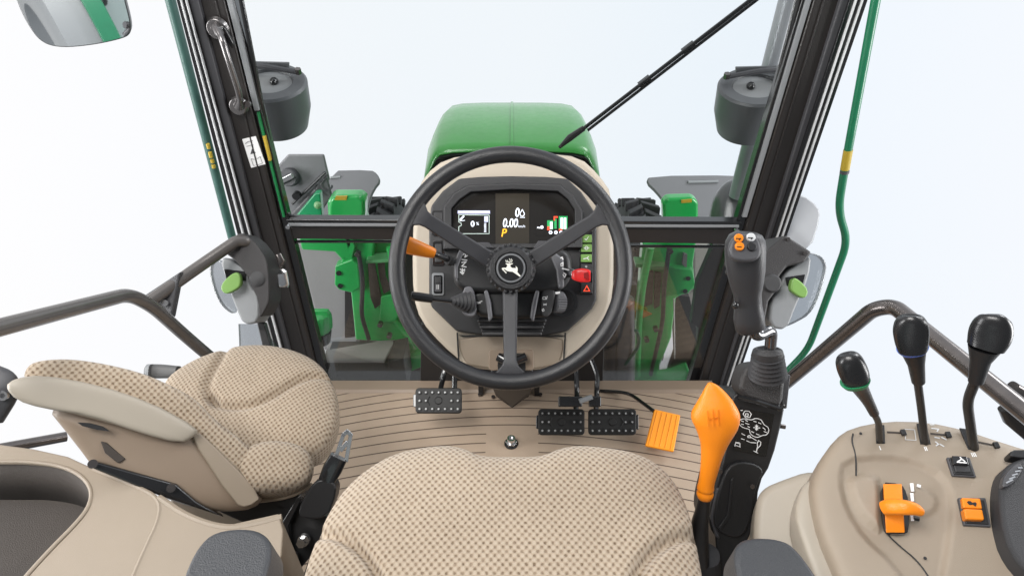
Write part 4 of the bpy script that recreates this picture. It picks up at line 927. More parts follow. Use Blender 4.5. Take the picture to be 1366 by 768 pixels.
for s_ in ([(172, 285), (185, 262), (215, 265), (232, 285), (222, 308), (190, 312), (172, 285)], [(190, 282), (208, 282), (208, 300), (190, 300), (190, 282)], [(155, 258), (168, 258)], [(270, 362), (270, 405)], [(248, 384), (295, 386)], [(262, 370), (280, 400)], [(280, 370), (262, 398)],
           [(160, 335), (175, 340)], [(190, 330), (205, 338)], [(190, 352), (215, 360)], [(160, 358), (175, 362)], [(205, 375), (220, 382)], [(250, 338), (268, 342)], [(285, 348), (302, 356)], [(232, 412), (250, 420)], [(268, 430), (290, 438)], [(318, 385), (335, 400)], [(325, 412), (345, 420)],
           [(162, 428), (185, 440)], [(158, 465), (182, 472)], [(202, 448), (222, 440), (225, 458), (205, 455)], [(198, 480), (220, 490)], [(225, 492), (268, 496)], [(230, 455), (270, 478)],
           [(285, 478), (302, 490), (298, 515), (278, 535), (268, 560)], [(285, 478), (275, 500), (278, 520), (268, 560)], [(250, 555), (280, 570)], [(108, 510), (150, 525)], [(118, 495), (150, 502)], [(112, 520), (118, 490), (146, 496), (150, 528)]):
    mb.stroke([zj(*p) for p in s_], .0010, -FW)
mb.build('diagram_print', WHITE, dec)
js = thing('loader_joystick', 'tall dark grey joystick with orange and white buttons before the right pillar', 'joystick', U(1024, 500, .95))
for i in range(1): pass
rows = []
for i in range(11):
    y = 500-i*2.6; r = (25 if i % 2 == 0 else 19)-i*.45; rows.append((1024, y, .955-i*.004, r, r*.7))
MB().lpx(rows, p=2).build('boot', RUBBER, js)
MB().lpx([(1024, 475, .92, 21, 15), (1024, 468, .915, 19, 14), (1024, 466, .915, 15, 11)], p=2).build('boot_cap', CHAR, js)
MB().tube(fillet([U(1027, 470, .915), U(1030, 438, .90), U(1008, 450, .885), U(1003, 430, .875)], .014), .0085, 14).build('cranked_rod', mat('rod_black', (.12, .12, .125), .15, .8), js)
gr = [(1001, 438, .88, 15, 12), (1000.5, 436, .878, 19, 15), (999, 424, .872, 19.5, 16), (998, 408, .866, 17.5, 16), (997, 392, .86, 17.5, 17), (996, 378, .852, 21, 19), (995, 362, .845, 24, 22), (994, 346, .838, 25.5, 24), (994, 330, .832, 26, 24), (994, 322, .829, 25, 23), (994.5, 314, .827, 21, 19), (995, 310, .826, 14, 12)]
mb = MB().lpx(gr, p=2.7, seg=32); gp = mb.build('grip', mat('grip_black', (.030, .030, .033), .36, bump=.5, bscale=900), js, ang=80)
MB().lpx([(1000.5, 390, .860, 18.6, 18), (998, 374.5, .852, 22.3, 20.6), (997, 372, .850, 21, 19)], p=2.7, seg=32).build('grip_band', CHAR, js) if 0 else None
PT = PL(U(994, 330, .803), (-.02, -.70, .71)); et = PT.basis()
MB().pl(smooth2([(972, 336), (976, 318), (986, 311), (1004, 311), (1013, 318), (1017, 336), (1012, 346), (996, 349), (980, 347)], 1), PT, 0, .012).build('button_pad', GREY, js, bevel=.004, seg=3)
for x, y, m, lab in ((985, 318, ORANGE, 0), (1001, 317, LITG, 1), (986, 329, ORANGE, 2), (1002, 329.5, BLACK, 3)):
    q = PT(x, y, 0); b_ = MB().cyl(q, q+PT.n*.004, .0062, .0056, 24).build('button', m, js, bevel=.0008)
    if lab != 3: MB().stroke([PT(x-3, y, .0046), PT(x+3, y+.2, .0046)]+([PT(x+1, y+2, .0046)] if lab != 2 else []), .0011, PT.n).build('button_symbol', BROWN, b_)
for x, y in ((971, 352), (972, 362), (980, 382), (981, 407)):
    MB().ball(U(x, y, .85), .0045, (1, 1, 1.3)).build('side_button', BLACKG, js)

# ================================================================ GEAR LEVER (orange)
gl = thing('gear_lever', 'tall orange gear lever knob beside the joystick tower', 'lever', U(945, 755, 1.0))
MB().lpx([(946, 510.5, .855, 2, 2), (948, 515, .856, 8, 5), (951, 525, .858, 16, 9), (953.5, 540, .86, 26, 14), (954, 553, .863, 32, 18), (955, 565, .867, 29.5, 19), (953.5, 580, .872, 22, 16), (952, 592, .878, 17, 14), (949, 609, .884, 13.5, 12), (946, 627, .892, 11.5, 11), (942, 645, .9, 10, 10), (941, 651, .903, 11.5, 11.5), (941, 654, .904, 9.5, 9.5), (940.5, 658, .905, 11.5, 11.5), (940, 663, .908, 9, 9)], p=2.2, seg=32, sm=2).build('knob', ORANGE, gl, ang=180)
mb = MB()
def GK(x, y): return U(x, y, .8415)
for s_ in ([(944, 548), (945, 568)], [(951, 546), (952, 568)], [(958, 546), (959, 566)], [(944, 558), (959, 556)]): mb.stroke([GK(x, y) for x, y in s_], .0012, -FW, .0016)
mb.build('shift_pattern', mat('dark_orange', (.75, .2, .005), .4), gl)
MB().lpx([(940, 660, .91, 7.5, 7.5), (937, 680, .93, 9, 9), (932, 705, .95, 12, 12), (934, 750, .98, 12, 12)], p=2.4).build('lower_shaft', BLACK, gl)
MB().lpx([(935, 738, .99, 24, 20), (934, 748, 1.0, 27, 22), (930, 790, 1.02, 27, 24)], p=2.4).build('base_boot', RUBBER, gl)

# ================================================================ DOORS: latches, rails
LT = mat('left_tube_grey', (.13, .12, .115), .25, .4, var=.2, vscale=30)
ld = thing('cab_door', 'left cab door rail and black latch box with a green handle', 'door', U(340, 430, 1.4))
ldp = 1.40
MB().tube(fillet([XP(-60, 452, -.74), XP(172, 392, -.74), XP(203, 408, -.73), U(245, 446, 1.34), U(292, 486, 1.42)], .05), .0135, 16).build('door_tube', LT, ld)
MB().tube(fillet([U(200, 402, 1.27), U(262, 358, 1.33), U(316, 321, ldp-.03), U(330, 322, ldp-.02), U(336, 334, ldp+.02)], .03), .0135, 16).build('pull_bar', LT, ld)
MB().px([(190, 395), (240, 362), (238, 372), (228, 424), (205, 410)], 1.29, .02).build('gusset', GREY, ld, bevel=.004)
q = U(222, 404, 1.288); MB().cyl(q, q-FW*.006, .007, seg=16).build('gusset_bolt', STEEL, ld)
MB().px(smooth2([(277, 353), (292, 343), (305, 364), (316, 422), (297, 412), (284, 388)], 2), ldp+.03, .02).build('rear_cover', SMOKE, ld, bevel=.003)
MB().px(smooth2([(291, 342), (310, 346), (327, 358), (334, 382), (346, 394), (346, 430), (324, 434), (314, 412), (305, 388)], 1), ldp, .07).build('latch_face', MIDG, ld, bevel=.006)
MB().px(smooth2([(298, 336), (310, 318), (320, 309), (336, 318), (352, 338), (358, 354), (360, 398), (357, 408), (345, 428), (344, 400), (335, 382), (326, 362), (314, 348)], 1), ldp-.025, .07).build('latch_housing', mat('latch_dark', (.025, .023, .024), .5, bump=.8, bscale=600), ld, bevel=.008, seg=3)
q = U(343, 372, ldp-.026); MB().cyl(q, q-FW*.002, .018, .014).build('latch_dimple', CHAR, ld)
MB().px([(299, 359), (327, 362), (328, 375), (302, 372)], ldp-.003, .004).build('handle_slot', BLACKG, ld)
MB().px(smooth2([(313, 362), (320, 366), (321, 381), (312, 388), (300, 393), (293, 385), (298, 374)], 1), ldp-.03, .016).build('latch_handle', LIME, ld, bevel=.004, seg=3)
MB().px([(318, 432), (346, 432), (380, 480), (320, 480)], ldp+.10, .01).build('side_window_edge', SMOKE, ld)
MB().px([(342, 430), (352, 430), (366, 480), (354, 480)], ldp+.06, .02).build('door_frame', BLACK, ld, bevel=.003)
sk = thing('door_striker', 'shiny steel door striker on the left pillar beside the latch box', 'striker', U(375, 372, 1.45))
MB().tube(fillet([U(368, 372, 1.45), U(370, 361, 1.45), U(380, 360, 1.45), U(382, 372, 1.45)], .01), .005, 10).build('striker_loop', STEEL, sk)
MB().lpx([(375, 366, 1.44, 8, 8), (377, 380, 1.44, 8.5, 8), (377, 383, 1.44, 7, 7)], p=4).build('striker_block', STEEL, sk)
MB().lpx([(371, 340, 1.45, 5, 5), (375, 348, 1.45, 6, 5), (371, 355, 1.45, 5, 5)]).build('striker_base', DSTEEL, sk)

rd = thing('cab_door', 'right cab door rail and black latch box with a green handle', 'door', U(1050, 440, 1.35))
MB().tube(fillet([XP(1035, 522, .62), XP(1165, 412, .68), XP(1192, 408, .70), XP(1420, 592, .74)], .05), .0145, 16).build('door_tube', DSTEEL, rd)
rdp = 1.30
MB().px(smooth2([(1070, 338), (1090, 337), (1102, 347), (1104, 362), (1087, 416), (1058, 433), (1040, 438)], 2), rdp+.05, .02).build('rear_cover', SMOKE, rd, bevel=.003)
MB().px(smooth2([(1084, 338), (1080, 372), (1062, 410), (1051, 441), (1026, 436), (1028, 400), (1040, 384), (1046, 362), (1070, 348)], 1), rdp, .07).build('latch_face', MIDG, rd, bevel=.006)
MB().px([(1048, 313), (1084, 336), (1074, 350), (1050, 356), (1041, 368), (1038, 386), (1026, 402), (1021, 430), (1015, 420), (1016, 340)], rdp-.025, .10).build('latch_housing', MATS['latch_dark'], rd, bevel=.006, seg=3)
for x, y in ((1051, 319), (1073, 338)):
    q = U(x, y, rdp-.026); MB().cyl(q, q-FW*.003, .004, seg=10).build('screw', DSTEEL, rd)
q = U(1030, 378, rdp-.026); MB().cyl(q, q-FW*.003, .02, .016).build('latch_dimple', CHAR, rd)
MB().px([(1048, 370), (1074, 366), (1070, 382), (1050, 381)], rdp-.003, .004).build('handle_slot', BLACKG, rd)
MB().px(smooth2([(1058, 369), (1068, 374), (1079, 386), (1077, 396), (1070, 398), (1060, 392), (1054, 386)], 1), rdp-.03, .016).build('latch_handle', LIME, rd, bevel=.004, seg=3)
bx = thing('wall_clamp', 'dark bracket at the right edge behind the lever rail', 'bracket', U(1360, 530, .9))
MB().lpx([(1350, 516, .93, 8, 10), (1372, 530, .93, 9, 10)], p=3).build('clamp_arm', DSTEEL, bx)
MB().lpx([(1338, 544, .93, 6, 8), (1350, 556, .93, 12, 10), (1380, 580, .93, 13, 10)], p=3).build('clamp_body', BROWN, bx)
bx = thing('wall_clamp', 'dark round bracket at the left edge above the back shell', 'bracket', U(0, 530, .95))
MB().lpx([(-10, 500, .95, 14, 10), (8, 506, .95, 13, 10), (14, 522, .95, 12, 10), (-10, 556, .95, 14, 10)], p=3).build('clamp_body', GREY, bx)
q = U(6, 527, .94); MB().disc_ring(q, -FW, .004, .008, .004, 16).build('clamp_bolt', STEEL, bx)
bx = thing('door_rail', 'dark lower door bar passing behind the second seat shell', 'rail', U(50, 590, 1.2))
MB().tube([U(-10, 600, 1.22), U(88, 582, 1.32)], .011, 12).build('bar', DSTEEL, bx)
bx = thing('seat_adjuster', 'small grey pad behind the second seat cushion', 'knob', U(217, 495, 1.45))
MB().lpx([(196, 495, 1.45, 7, 7), (200, 495, 1.45, 9.5, 9), (214, 495, 1.45, 9.5, 9), (238, 496, 1.45, 8, 8)], p=3).build('pad', mat('pad_grey', (.10, .10, .10), .5), bx)
MB().lpx([(198, 495, 1.44, 9.5, 9), (203, 495, 1.44, 9.5, 9)], p=3).build('pad_end', MIDG, bx)

# ================================================================ OUTSIDE: handrails, mirrors, lamps
hr = thing('handrail', 'thin dark green handrail outside the left door', 'handrail', V(305, 310, 1.5), 'green handrails outside the doors')
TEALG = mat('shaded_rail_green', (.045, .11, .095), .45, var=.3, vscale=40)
rl = V(222, -10, 1.62), V(305, 312, 1.62)
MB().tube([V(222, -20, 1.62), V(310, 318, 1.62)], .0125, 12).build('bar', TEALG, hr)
for i, (a, b) in enumerate(((192, 198), (203, 210), (213, 217), (220, 224))):
    def hx(y): return 222+(y+20)*88/338
    MB().tube([V(hx(a), a, 1.60), V(hx(b), b, 1.60)], .0055, 8).build('yellow_mark', YEL, hr)
hr = thing('handrail', 'bright green cranked handrail with a yellow band outside the right door', 'handrail', V(1060, 495, 1.3), 'green handrails outside the doors')
GRB = mat('handrail_green', (.008, .15, .07), .35, coat=.3, var=.15, vscale=30)
pth = fillet([V(1172, -20, 1.34), V(1123, 240, 1.34), V(1127, 322, 1.34), V(1066, 482, 1.34), V(1040, 505, 1.34)][:1]+[V(1125, 235, 1.34), V(1118, 280, 1.34), V(1131, 322, 1.34), V(1078, 466, 1.34), V(1045, 500, 1.34)], .045)
MB().tube(pth, .0095, 14).build('bar', GRB, hr)
MB().tube([V(1131.5, 200, 1.34), V(1127, 226, 1.34)], .0103, 14).build('yellow_band', mat('band_yellow', (.42, .3, .03), .5), hr)
MB().tube([V(1127, 227, 1.34), V(1126.3, 231, 1.34)], .0104, 14).build('grey_band', GREY, hr)

om = thing('outside_mirror', 'large outside mirror reflecting the rear fender, top left corner', 'mirror', V(100, 20, 1.3))
mo = smooth2([(-20, -70), (20, -5), (28, 18), (42, 42), (52, 54), (66, 62), (90, 64.5), (130, 60), (165, 52), (174, 46), (176, 34), (166, -5), (150, -70)], 2)
MD = 1.55; MQ = U(100, 20, MD)
MN = Vector((.367, -.928, -.063)).normalized(); PM = PL(MQ, MN)
MB().pl(mo, PM, -.002, .03).build('housing', mat('mirror_shell', (.09, .09, .095), .4), om, bevel=.004)
cmx, cmy = 90, 0
MB().pl([(cmx+(x-cmx)*.975, cmy+(y-cmy)*.975) for x, y in mo], PM, .001, .002).build('glass', MIRR, om, flat=True)

def lamp(cx, cy, s, label, wy):
    t = thing('work_lamp', label, 'lamp', V(cx, cy, wy), 'work lamps outside the windscreen')
    # drum with its axis tipped towards the viewer
    top = [(cx-40*s, cy-46), (cx+14*s, cy-52), (cx+28*s, cy-40), (cx+34*s, cy-18), (cx+36*s, cy+6), (cx-40*s, cy+20)]
    C0 = V(cx-6*s, cy-8, wy); ax = Vector((0.10*s, -.25, 1)).normalized(); x_ = (R_-ax*R_.dot(ax)).normalized(); y_ = ax.cross(x_)
    def ring(z_, r, sq=1.0): return [C0+ax*z_+(x_*math.cos(a)+y_*math.sin(a))*r for a in [2*math.pi*k/48 for k in range(48)]]
    mb = MB(); mb.loft([ring(-.105, .05), ring(-.10, .078), ring(-.04, .094), ring(.03, .096), ring(.036, .090), ring(.036, .060), ring(.028, .056)], caps=True)
    b = mb.build('housing', LAMPG, t, ang=40)
    mb = MB(); mb.loft([ring(.029, .056), ring(.031, .01)]); mb.build('inner_plate', mat('lamp_plate', (.26, .265, .27), .45), t)
    q = C0+ax*.035+x_*.012*s; MB().ball(q, .011, (1, 1.3, 1)).build('rubber_plug', BLACKG, t)
    mb = MB(); mb.tube(fillet([V(cx-60*s, cy-46, wy), V(cx-20*s, cy-44, wy), C0+ax*.05+x_*.07*s+y_*.03], .02), .007, 8); mb.build('bracket', GREY, t)
    q = C0+ax*.046+x_*.07*s+y_*.03; MB().cyl(q, q+ax*.014, .009, seg=6).build('bolt', DSTEEL, t)
    MB().prism([V(cx-60*s, cy-50, wy+.02), V(cx+16*s, cy-48, wy+.02), V(cx+16*s, cy-40, wy+.02), V(cx-60*s, cy-38, wy+.02)], (0, .01, 0)).build('mounting_plate', LAMPG, t, bevel=.002)
    return t
lamp(369, 132, 1, 'grey round work lamp outside the left pillar', 1.62)
lamp(998, 138, -1, 'grey round work lamp outside the right pillar', 1.62)
bt = thing('marker_lamp', 'small dark lamp edge peeking past the left pillar above the work lamp', 'lamp', V(315, 35, 1.62))
MB().ball(V(308, 40, 1.62), .042, (.5, .6, 1)).build('lens', LAMPG, bt)

# right side: exhaust stack and mirror back seen through the glass
ex_ = thing('exhaust_stack', 'grey exhaust pipe rising outside beside the right pillar', 'exhaust', V(985, 290, 1.75))
MB().tube([V(985, 262, 1.75), V(1062, -30, 1.75)], .030, 20).build('pipe', mat('exhaust_grey', (.26, .27, .29), .35, .3, var=.2), ex_)
MB().lpx([(975, 330, 2.0, 30, 26), (975, 285, 2.0, 28, 25), (980, 260, 2.0, 24, 22), (990, 248, 2.0, 14, 13)], p=2.4).build('muffler', mat('muffler_dark', (.10, .10, .105), .22, .2, var=.3), ex_)
sm = thing('outside_mirror', 'grey translucent mirror back outside the right door', 'mirror', U(1075, 330, 1.6))
MB().px(smooth2([(1052, 262), (1070, 258), (1092, 274), (1096, 290), (1082, 334), (1045, 340), (1030, 320)], 1), 1.62, .04).build('housing', mat('pale_grey', (.36, .37, .39), .35), sm, bevel=.006)

# tank, fenders, loader frame, tyres
tk = thing('toolbox', 'dark grey box with a screw cap outside the lower left windscreen', 'tank', V(400, 290, 1.9))
TG = mat('tank_grey', (.19, .19, .20), .42, bump=.5, bscale=250, var=.15)
A = [(370, 222), (384, 206.5), (433, 206.5), (443, 258), (400, 300), (384, 300)]
MB().prism([V(x, y, 1.95) for x, y in [(370, 222), (384, 206.5), (432, 206.5), (440, 240), (386, 292)]], (0, .012, 0)).build('top_face', TG, tk, bevel=.006)
MB().prism([V(x, y, 1.94) for x, y in [(386, 288), (436, 234), (443, 262), (410, 310), (390, 310)]], (0, .012, 0)).build('side_panel', mat('tank_side', (.11, .11, .115), .45, var=.2), tk, bevel=.006)
MB().tube([V(390, 272, 1.935), V(434, 230, 1.935)], .005, 8).build('seam_strip', BLACK, tk)
q = V(388, 236, 1.945); MB().cyl(q, q+Vector((0, -.03, .01)), .034, .030, 24).build('cap', GREY, tk, bevel=.003); MB().box(q+Vector((0, -.036, .012)), (.024, 0, .012), (.004, 0, -.008), (0, .008, 0)).build('cap_grip', STEEL, tk, bevel=.002)
q = V(397, 259, 1.93); MB().cyl(q, q+Vector((0, -.02, 0)), .014).build('bolt', BLACKG, tk)
text('HC', V(428, 255, 1.932), .05, 'side_lettering', GREY, tk, basis=(Vector((.72, 0, .69)), Vector((-.69, 0, .72)), Vector((0, -1, 0))))
def fender(pts, wy, th, label):
    t = thing('front_fender', label, 'fender', V(pts[0][0], 290, wy), 'front wheel fenders')
    P = PL(V(sum(p[0] for p in pts)/len(pts), 250, wy), (0, -.6, .8)); MB().pl(smooth2(pts, 1), P, 0, .02).build('shell', FENG, t, bevel=.006)
    return t, P
t, P = fender([(436, 227), (495, 226), (503, 231), (508, 241), (499, 252), (492, 270), (488, 300), (420, 300)], 2.3, .1, 'grey plastic front fender with ribbed tyre, left outside the windscreen'); TL = t
MB().tube([P(441, 237, .004), P(454, 236, .004)], .005, 6).build('label_bump', MIDG, t)
t, P = fender([(866, 234), (985, 233), (992, 238), (980, 300), (890, 300), (888, 272), (876, 256), (862, 243)], 2.3, .1, 'grey plastic front fender with ribbed tyre, right outside the windscreen'); TR = t
MB().tube([P(918, 243, .004), P(958, 242, .004)], .006, 6).build('label_bump', MIDG, t)
def tyre(cx, cy, w, t, wy):
    c = V(cx, cy, wy); r = .42
    cc = c+Vector((0, .0, -r)); mb = MB(); rings = []
    for i in range(65):
        a = 2*math.pi*i/64; dr = Vector((0, math.cos(a), math.sin(a)))
        rings.append([cc+dr*(r+rr)+Vector((xx*w, 0, 0)) for xx, rr in ((-1, -.16), (-1, -.03), (-.85, 0), (.85, 0), (1, -.03), (1, -.16))])
    mb.loft(rings, caps=False); mb.build('tyre', TYRE, t)
    mb = MB()
    for i in range(28):
        a = 2*math.pi*i/28; 
        for s_ in (-1, 1):
            a2 = a+(.11 if s_ > 0 else 0); dr = Vector((0, math.cos(a2), math.sin(a2))); ta = Vector((0, -math.sin(a2), math.cos(a2)))
            mb.box(cc+dr*(r+.012)+Vector((s_*w*.52, 0, 0)), Vector((w*.5, 0, 0))+ta*(.035*s_), ta*.018, dr*.02)
    mb.build('tread_lugs', TYRE, t, bevel=.004)
tyre(504, 284, .075, TL, 2.5)
tyre(858, 286, .075, TR, 2.5)

# left loader frame
ll = thing('loader_mount', 'green steel loader mount outside the lower left window', 'loader mount', V(480, 500, 1.7))
lyy = 1.72
MB().prism([V(x, y, lyy) for x, y in [(442, 262), (446, 261), (480, 261), (487, 266), (487, 290), (500, 320), (498, 348), (508, 410), (560, 470), (562, 490), (530, 504), (540, 468), (512, 456), (474, 454), (468, 392), (470, 330), (445, 318), (438, 300), (436, 270)]], (0, .05, 0)).build('main_plate', GREEN, ll, bevel=.008, seg=3)
MB().prism([V(x, y, lyy-.05) for x, y in [(438, 276), (440, 266), (450, 261), (478, 261), (486, 268), (487, 284), (484, 302), (438, 302)]], (0, .05, 0)).build('post_head', GREEN, ll, bevel=.022, seg=4)
MB().prism([V(x, y, lyy-.03) for x, y in [(447, 355), (470, 346), (478, 352), (480, 384), (470, 391), (452, 387), (446, 380)]], (0, .04, 0)).build('bolt_plate', GREEN, ll, bevel=.005)
for x, y in ((452, 364), (454, 381)):
    q = V(x, y, lyy-.031); MB().cyl(q, q+Vector((0, -.004, 0)), .009, seg=14).build('bolt_hole', BLACK, ll)
MB().prism([V(x, y, lyy-.02) for x, y in [(396, 304), (470, 304), (470, 350), (458, 350), (446, 337), (402, 334)]], (0, .05, 0)).build('cross_arm', GREEN, ll, bevel=.008)
MB().prism([V(x, y, lyy-.02) for x, y in [(456, 306), (468, 306), (474, 330), (468, 352), (454, 352), (462, 332)]], (0, .03, 0)).build('gusset', GREEN, ll, bevel=.005)
MB().prism([V(x, y, lyy-.015) for x, y in [(490, 345), (499, 347), (505, 380), (510, 404), (500, 412), (494, 396)]], (0, .01, 0)).build('cutout', TRAY, ll)
MB().prism([V(x, y, lyy-.015) for x, y in [(503, 345), (512, 346), (514, 370), (522, 386), (512, 392), (506, 372)]], (0, .01, 0)).build('cutout', TRAY, ll)
MB().prism([V(x, y, lyy+.03) for x, y in [(486, 300), (535, 300), (540, 420), (566, 470), (552, 470), (505, 420), (498, 330)]], (0, .04, 0)).build('inner_plate', mat('deep_green', (.02, .28, .06), .35, coat=.4), ll, bevel=.006)
MB().prism([V(x, y, lyy-.03) for x, y in [(488, 348), (524, 346), (524, 350), (488, 352)]], (0, .05, 0)).build('rib', mat('pale_green', (.10, .33, .14), .35), ll, bevel=.003)
MB().prism([V(x, y, lyy-.018) for x, y in [(508, 396), (526, 392), (532, 420), (526, 430), (506, 430)]], (0, .01, 0)).build('weld_plate', GREEN, ll, bevel=.004)
MB().prism([V(x, y, lyy-.025) for x, y in [(528, 505), (566, 488), (566, 470), (540, 478)]], (0, .05, 0)).build('lower_tab', GREEN, ll, bevel=.004)
MB().prism([V(x, y, lyy-.052) for x, y in [(448, 262), (463, 262), (462, 267), (446, 267)]], (0, .006, 0)).build('yellow_mark', YEL, ll)
MB().tube(fillet([V(478, 335, lyy-.04), V(484, 372, lyy-.05), V(482, 420, lyy-.04), V(492, 452, lyy-.02)], .04), .008, 10).build('hydraulic_hose', RUBBER, ll)
MB().tube(fillet([V(520, 330, lyy-.04), V(528, 372, lyy-.05), V(540, 420, lyy-.04), V(556, 462, lyy-.02)], .04), .012, 12).build('curved_arm', GREEN, ll)
for x, y in ((478, 336), (508, 430), (520, 445), (496, 300)):
    q = V(x, y, lyy-.03); MB().cyl(q, q+Vector((0, -.02, 0)), .010, seg=6).build('hex_bolt', DSTEEL, ll, bevel=.001)
tt = thing('loader_bracket', 'small green bracket with bolts in front of the grey tank', 'bracket', V(415, 290, 1.85))
MB().prism([V(x, y, 1.84) for x, y in [(392, 292), (420, 258), (427, 258), (430, 292)]], (0, .03, 0)).build('plate', mat('teal_green', (.01, .25, .10), .35, coat=.4), tt, bevel=.004)
for x, y in ((425, 272), (409, 290)):
    q = V(x, y, 1.84); MB().ball(q+Vector((0, -.01, 0)), .013).build('bolt', mat('bolt_green', (.2, .38, .18), .35), tt)
# grey tank wall behind and battery box
tw_ = thing('fuel_tank', 'smooth grey fuel tank wall behind the green loader frame', 'tank', V(430, 450, 2.0))
MB().prism([V(x, y, 1.98) for x, y in [(392, 322), (470, 318), (476, 470), (432, 470)]], (0, .2, 0)).build('tank_wall', mat('tank_wall', (.27, .265, .27), .5, var=.12), tw_, bevel=.02, seg=4)
MB().prism([V(x, y, 1.97) for x, y in [(460, 380), (470, 380), (474, 470), (460, 470)]], (0, .02, 0)).build('tank_strap', BROWN, tw_)
MB().prism([V(x, y, 1.965) for x, y in [(438, 454), (476, 450), (474, 456), (438, 460)]], (0, .02, 0)).build('tank_foot', MIDG, tw_)
q0, q1 = V(428, 455, 1.6), V(428, 417, 1.6)
fc = thing('filler_cap', 'round green filler cap on a black neck behind the left pillar', 'cap', q0)
MB().cyl(q0, V(428, 440, 1.6), .032, .036).build('neck', BLACKG, fc, bevel=.004)
n_ = 24; mb = MB(); rings = []
for z_, rr in ((440, .036), (437, .042), (424, .040), (419, .034), (417, .02)):
    c = V(427, z_, 1.6); rings.append([c+Vector((math.cos(2*math.pi*k/48), math.sin(2*math.pi*k/48), 0))*(rr*(1 if k % 4 < 2 else .95)) for k in range(48)])
mb.loft(rings); mb.build('cap', GREEN, fc); MB().box(V(427, 416, 1.6), (.03, 0, 0), (0, .008, 0), (0, 0, .01)).build('cap_grip', GREEN, fc, bevel=.004)
bb = thing('battery_box', 'dark plastic battery box with a grey lid outside the lower left window', 'box', V(480, 505, 1.6))
MB().prism([V(x, y, 1.58) for x, y in [(432, 484), (512, 484), (538, 478), (544, 520), (434, 520)]], (0, .12, 0)).build('case', mat('case_dark', (.03, .03, .03), .6, bump=1, bscale=60, var=.4), bb, bevel=.004)
tp = [V(438, 461, 1.705), V(528, 456, 1.705), V(513, 484, 1.57), V(432, 484, 1.57)]
MB().prism(tp, (0, 0, .012)).build('lid', mat('lid_grey', (.30, .29, .28), .6, var=.15), bb, bevel=.003)
MB().prism([V(528, 458, 1.70), V(540, 480, 1.70), V(513, 490, 1.565), V(513, 484, 1.565)], (.004, 0, 0)).build('lid_side', BLACK, bb)

# right loader frame
rl_ = thing('loader_mount', 'green steel loader mount outside the tinted lower right window', 'loader mount', V(880, 500, 1.7))
MB().prism([V(x, y, lyy) for x, y in [(886, 290), (928, 290), (929, 325), (925, 352), (928, 385), (914, 392), (902, 398), (896, 450), (872, 510), (845, 530), (845, 440), (852, 400), (856, 345), (858, 325), (886, 322)]], (0, .05, 0)).build('main_plate', GREEN, rl_, bevel=.008, seg=3)
MB().prism([V(x, y, lyy-.05) for x, y in [(885, 300), (884, 272), (890, 265), (925, 264), (932, 270), (932, 300)]], (0, .04, 0)).build('post_head', GREEN, rl_, bevel=.018, seg=4)
MB().prism([V(x, y, lyy-.025) for x, y in [(886, 355), (924, 360), (928, 380), (918, 392), (890, 396), (884, 380)]], (0, .03, 0)).build('bolt_plate', GREEN, rl_, bevel=.005)
for x, y in ((918, 371), (914, 388)):
    q = V(x, y, lyy-.026); MB().cyl(q, q+Vector((0, -.004, 0)), .008, seg=14).build('bolt_hole', BLACK, rl_)
MB().prism([V(x, y, lyy-.03) for x, y in [(848, 352), (890, 356), (890, 361), (848, 357)]], (0, .05, 0)).build('rib', MATS['pale_green'], rl_, bevel=.003)
MB().prism([V(x, y, lyy-.012) for x, y in [(863, 362), (872, 363), (870, 405), (858, 410)]], (0, .01, 0)).build('cutout', TRAY, rl_)
MB().prism([V(x, y, lyy-.012) for x, y in [(874, 364), (882, 365), (880, 408), (873, 412)]], (0, .01, 0)).build('cutout', TRAY, rl_)
MB().prism([V(x, y, lyy-.012) for x, y in [(912, 338), (917, 340), (916, 358), (910, 352)]], (0, .01, 0)).build('cutout', FENG, rl_)
MB().prism([V(x, y, lyy-.04) for x, y in [(850, 516), (900, 508), (922, 500), (926, 530), (850, 532)]], (0, .08, 0)).build('foot', GREEN, rl_, bevel=.01)
MB().prism([V(x, y, lyy-.052) for x, y in [(909, 267), (923, 266), (923, 270), (909, 271)]], (0, .006, 0)).build('yellow_mark', YEL, rl_)
MB().prism([V(x, y, lyy-.03) for x, y in [(836, 418), (856, 413), (870, 419), (850, 427), (838, 424)]], (0, .006, 0)).build('amber_reflector', mat('amber', (.6, .25, .03), .3), rl_)
MB().tube(fillet([V(893, 330, lyy-.04), V(886, 380, lyy-.05), V(884, 430, lyy-.04), V(868, 500, lyy-.03)], .05), .008, 10).build('hydraulic_hose', RUBBER, rl_)
MB().tube(fillet([V(868, 330, lyy-.04), V(858, 375, lyy-.05), V(852, 425, lyy-.04), V(850, 500, lyy-.03)], .05), .013, 12).build('curved_arm', GREEN, rl_)
for x, y in ((893, 332), (874, 436), (862, 450)):
    q = V(x, y, lyy-.03); MB().cyl(q, q+Vector((0, -.02, 0)), .010, seg=6).build('hex_bolt', DSTEEL, rl_, bevel=.001)
cy_ = thing('filter_canister', 'tall grey cylinder behind the lower right window beside the dashboard', 'canister', V(825, 520, 1.62))
MB().tube([V(832, 540, 1.62), V(830, 412, 1.62), V(830, 400, 1.62), V(830, 396, 1.62)], [.042, .042, .040, .02], 28).build('cylinder', mat('can_grey', (.2, .2, .21), .35, .4, var=.2), cy_, ang=50)
MB().tube([V(812, 540, 1.6), V(811, 440, 1.6)], .03, 20).build('side_canister', CHAR, cy_)
hs = thing('hose', 'bent green pipe behind the lower right window', 'hose', V(840, 480, 1.58))
MB().tube(fillet([V(834, 486, 1.58), V(852, 462, 1.58), V(853, 450, 1.58), V(848, 440, 1.58)], .03), .006, 10).build('pipe', mat('hose_green', (.01, .13, .08), .35), hs)
dk = thing('chassis_panel', 'dark panel of the chassis behind the lower right window', 'panel', V(940, 500, 1.9))
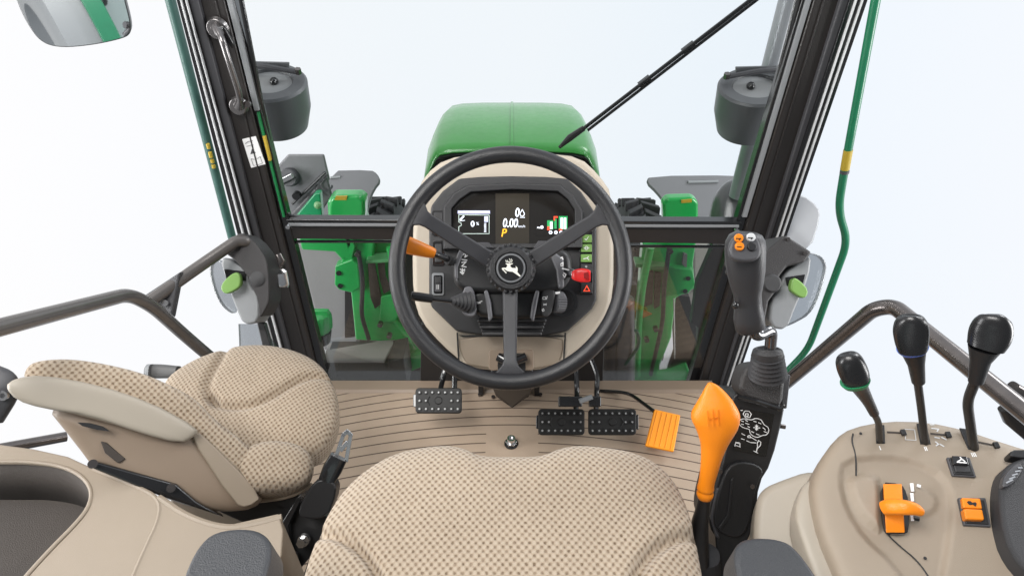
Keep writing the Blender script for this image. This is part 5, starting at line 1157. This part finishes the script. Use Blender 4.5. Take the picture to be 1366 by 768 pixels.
MB().prism([V(x, y, 1.88) for x, y in [(896, 392), (920, 395), (930, 440), (932, 530), (880, 530), (900, 470)]], (0, .03, 0)).build('panel', BROWN, dk, bevel=.004)
MB().prism([V(x, y, 1.90) for x, y in [(800, 380), (850, 380), (850, 530), (800, 530)]], (0, .03, 0)).build('inner_panel', BLACK, dk, bevel=.004)
dl_ = thing('chassis_panel', 'black chassis panel behind the left loader mount by the dashboard', 'panel', V(540, 500, 1.95))
MB().prism([V(x, y, 1.95) for x, y in [(505, 330), (580, 330), (600, 530), (480, 530), (490, 440)]], (0, .03, 0)).build('panel', BLACK, dl_, bevel=.004)
pg = thing('chassis_panel', 'pale grey panel between the right loader mount and the pillar', 'panel', V(940, 400, 2.0))
MB().prism([V(x, y, 2.0) for x, y in [(926, 322), (955, 322), (945, 440), (930, 500), (900, 500), (912, 395), (926, 390)]], (0, .03, 0)).build('panel', mat('panel_pale', (.38, .37, .35), .5, var=.1), pg, bevel=.006)
pp = thing('mudguard_strut', 'dark brown vertical strut right of the pale chassis panel', 'strut', V(940, 430, 1.6))
MB().prism([V(x, y, 1.6) for x, y in [(952, 328), (978, 328), (940, 440), (936, 520), (926, 520), (932, 438), (922, 432), (930, 378)]], (0, .03, 0)).build('strut', BROWN, pp, bevel=.004)
q = V(918, 424, 1.6); MB().tube([V(899, 398, 1.7), V(900, 478, 1.7)], .0025, 6).build('cable', LITG, pp)

# things the mirror shows: rear fender and wheel, behind and outside the left door
rf = thing('rear_fender', 'green rear fender with large tyre, seen reflected in the outside mirror', 'fender', (-.8, -.8, .3))
cc = Vector((-.83, -.92, -.1)); mb = MB(); rings = []
for i in range(65):
    a = 2*math.pi*i/64; dr = Vector((0, math.cos(a), math.sin(a)))
    rings.append([cc+dr*(.78+rr)+Vector((xx*.1, 0, 0)) for xx, rr in ((-1, -.3), (-1.05, -.08), (-.85, 0), (.85, 0), (1.05, -.08), (1, -.3))])
mb.loft(rings, caps=False); mb.build('tyre', MIDG, rf)
mb = MB(); rings = []
for i in range(25):
    a = math.radians(-5+i*6); dr = Vector((0, math.cos(a), math.sin(a)))
    rings.append([cc+dr*(.84-k)+Vector((x, 0, 0)) for x, k in ((.07, 0), (.16, 0), (.16, .03), (.07, .03))])
mb.loft(rings); mb.build('shell', GRB, rf, bevel=.006)
MB().box((-.45, -.75, .45), (.2, 0, 0), (0, .02, 0), (.0, 0, .6)).build('side_panel', mat('pale_teal', (.42, .50, .49), .3), rf, bevel=.01)
q = Vector((-.60, -.728, .40)); MB().disc_ring(q, (0, 1, 0), .012, .03, .01).build('panel_knob', CHAR, rf)
print('built', len(bpy.data.objects))
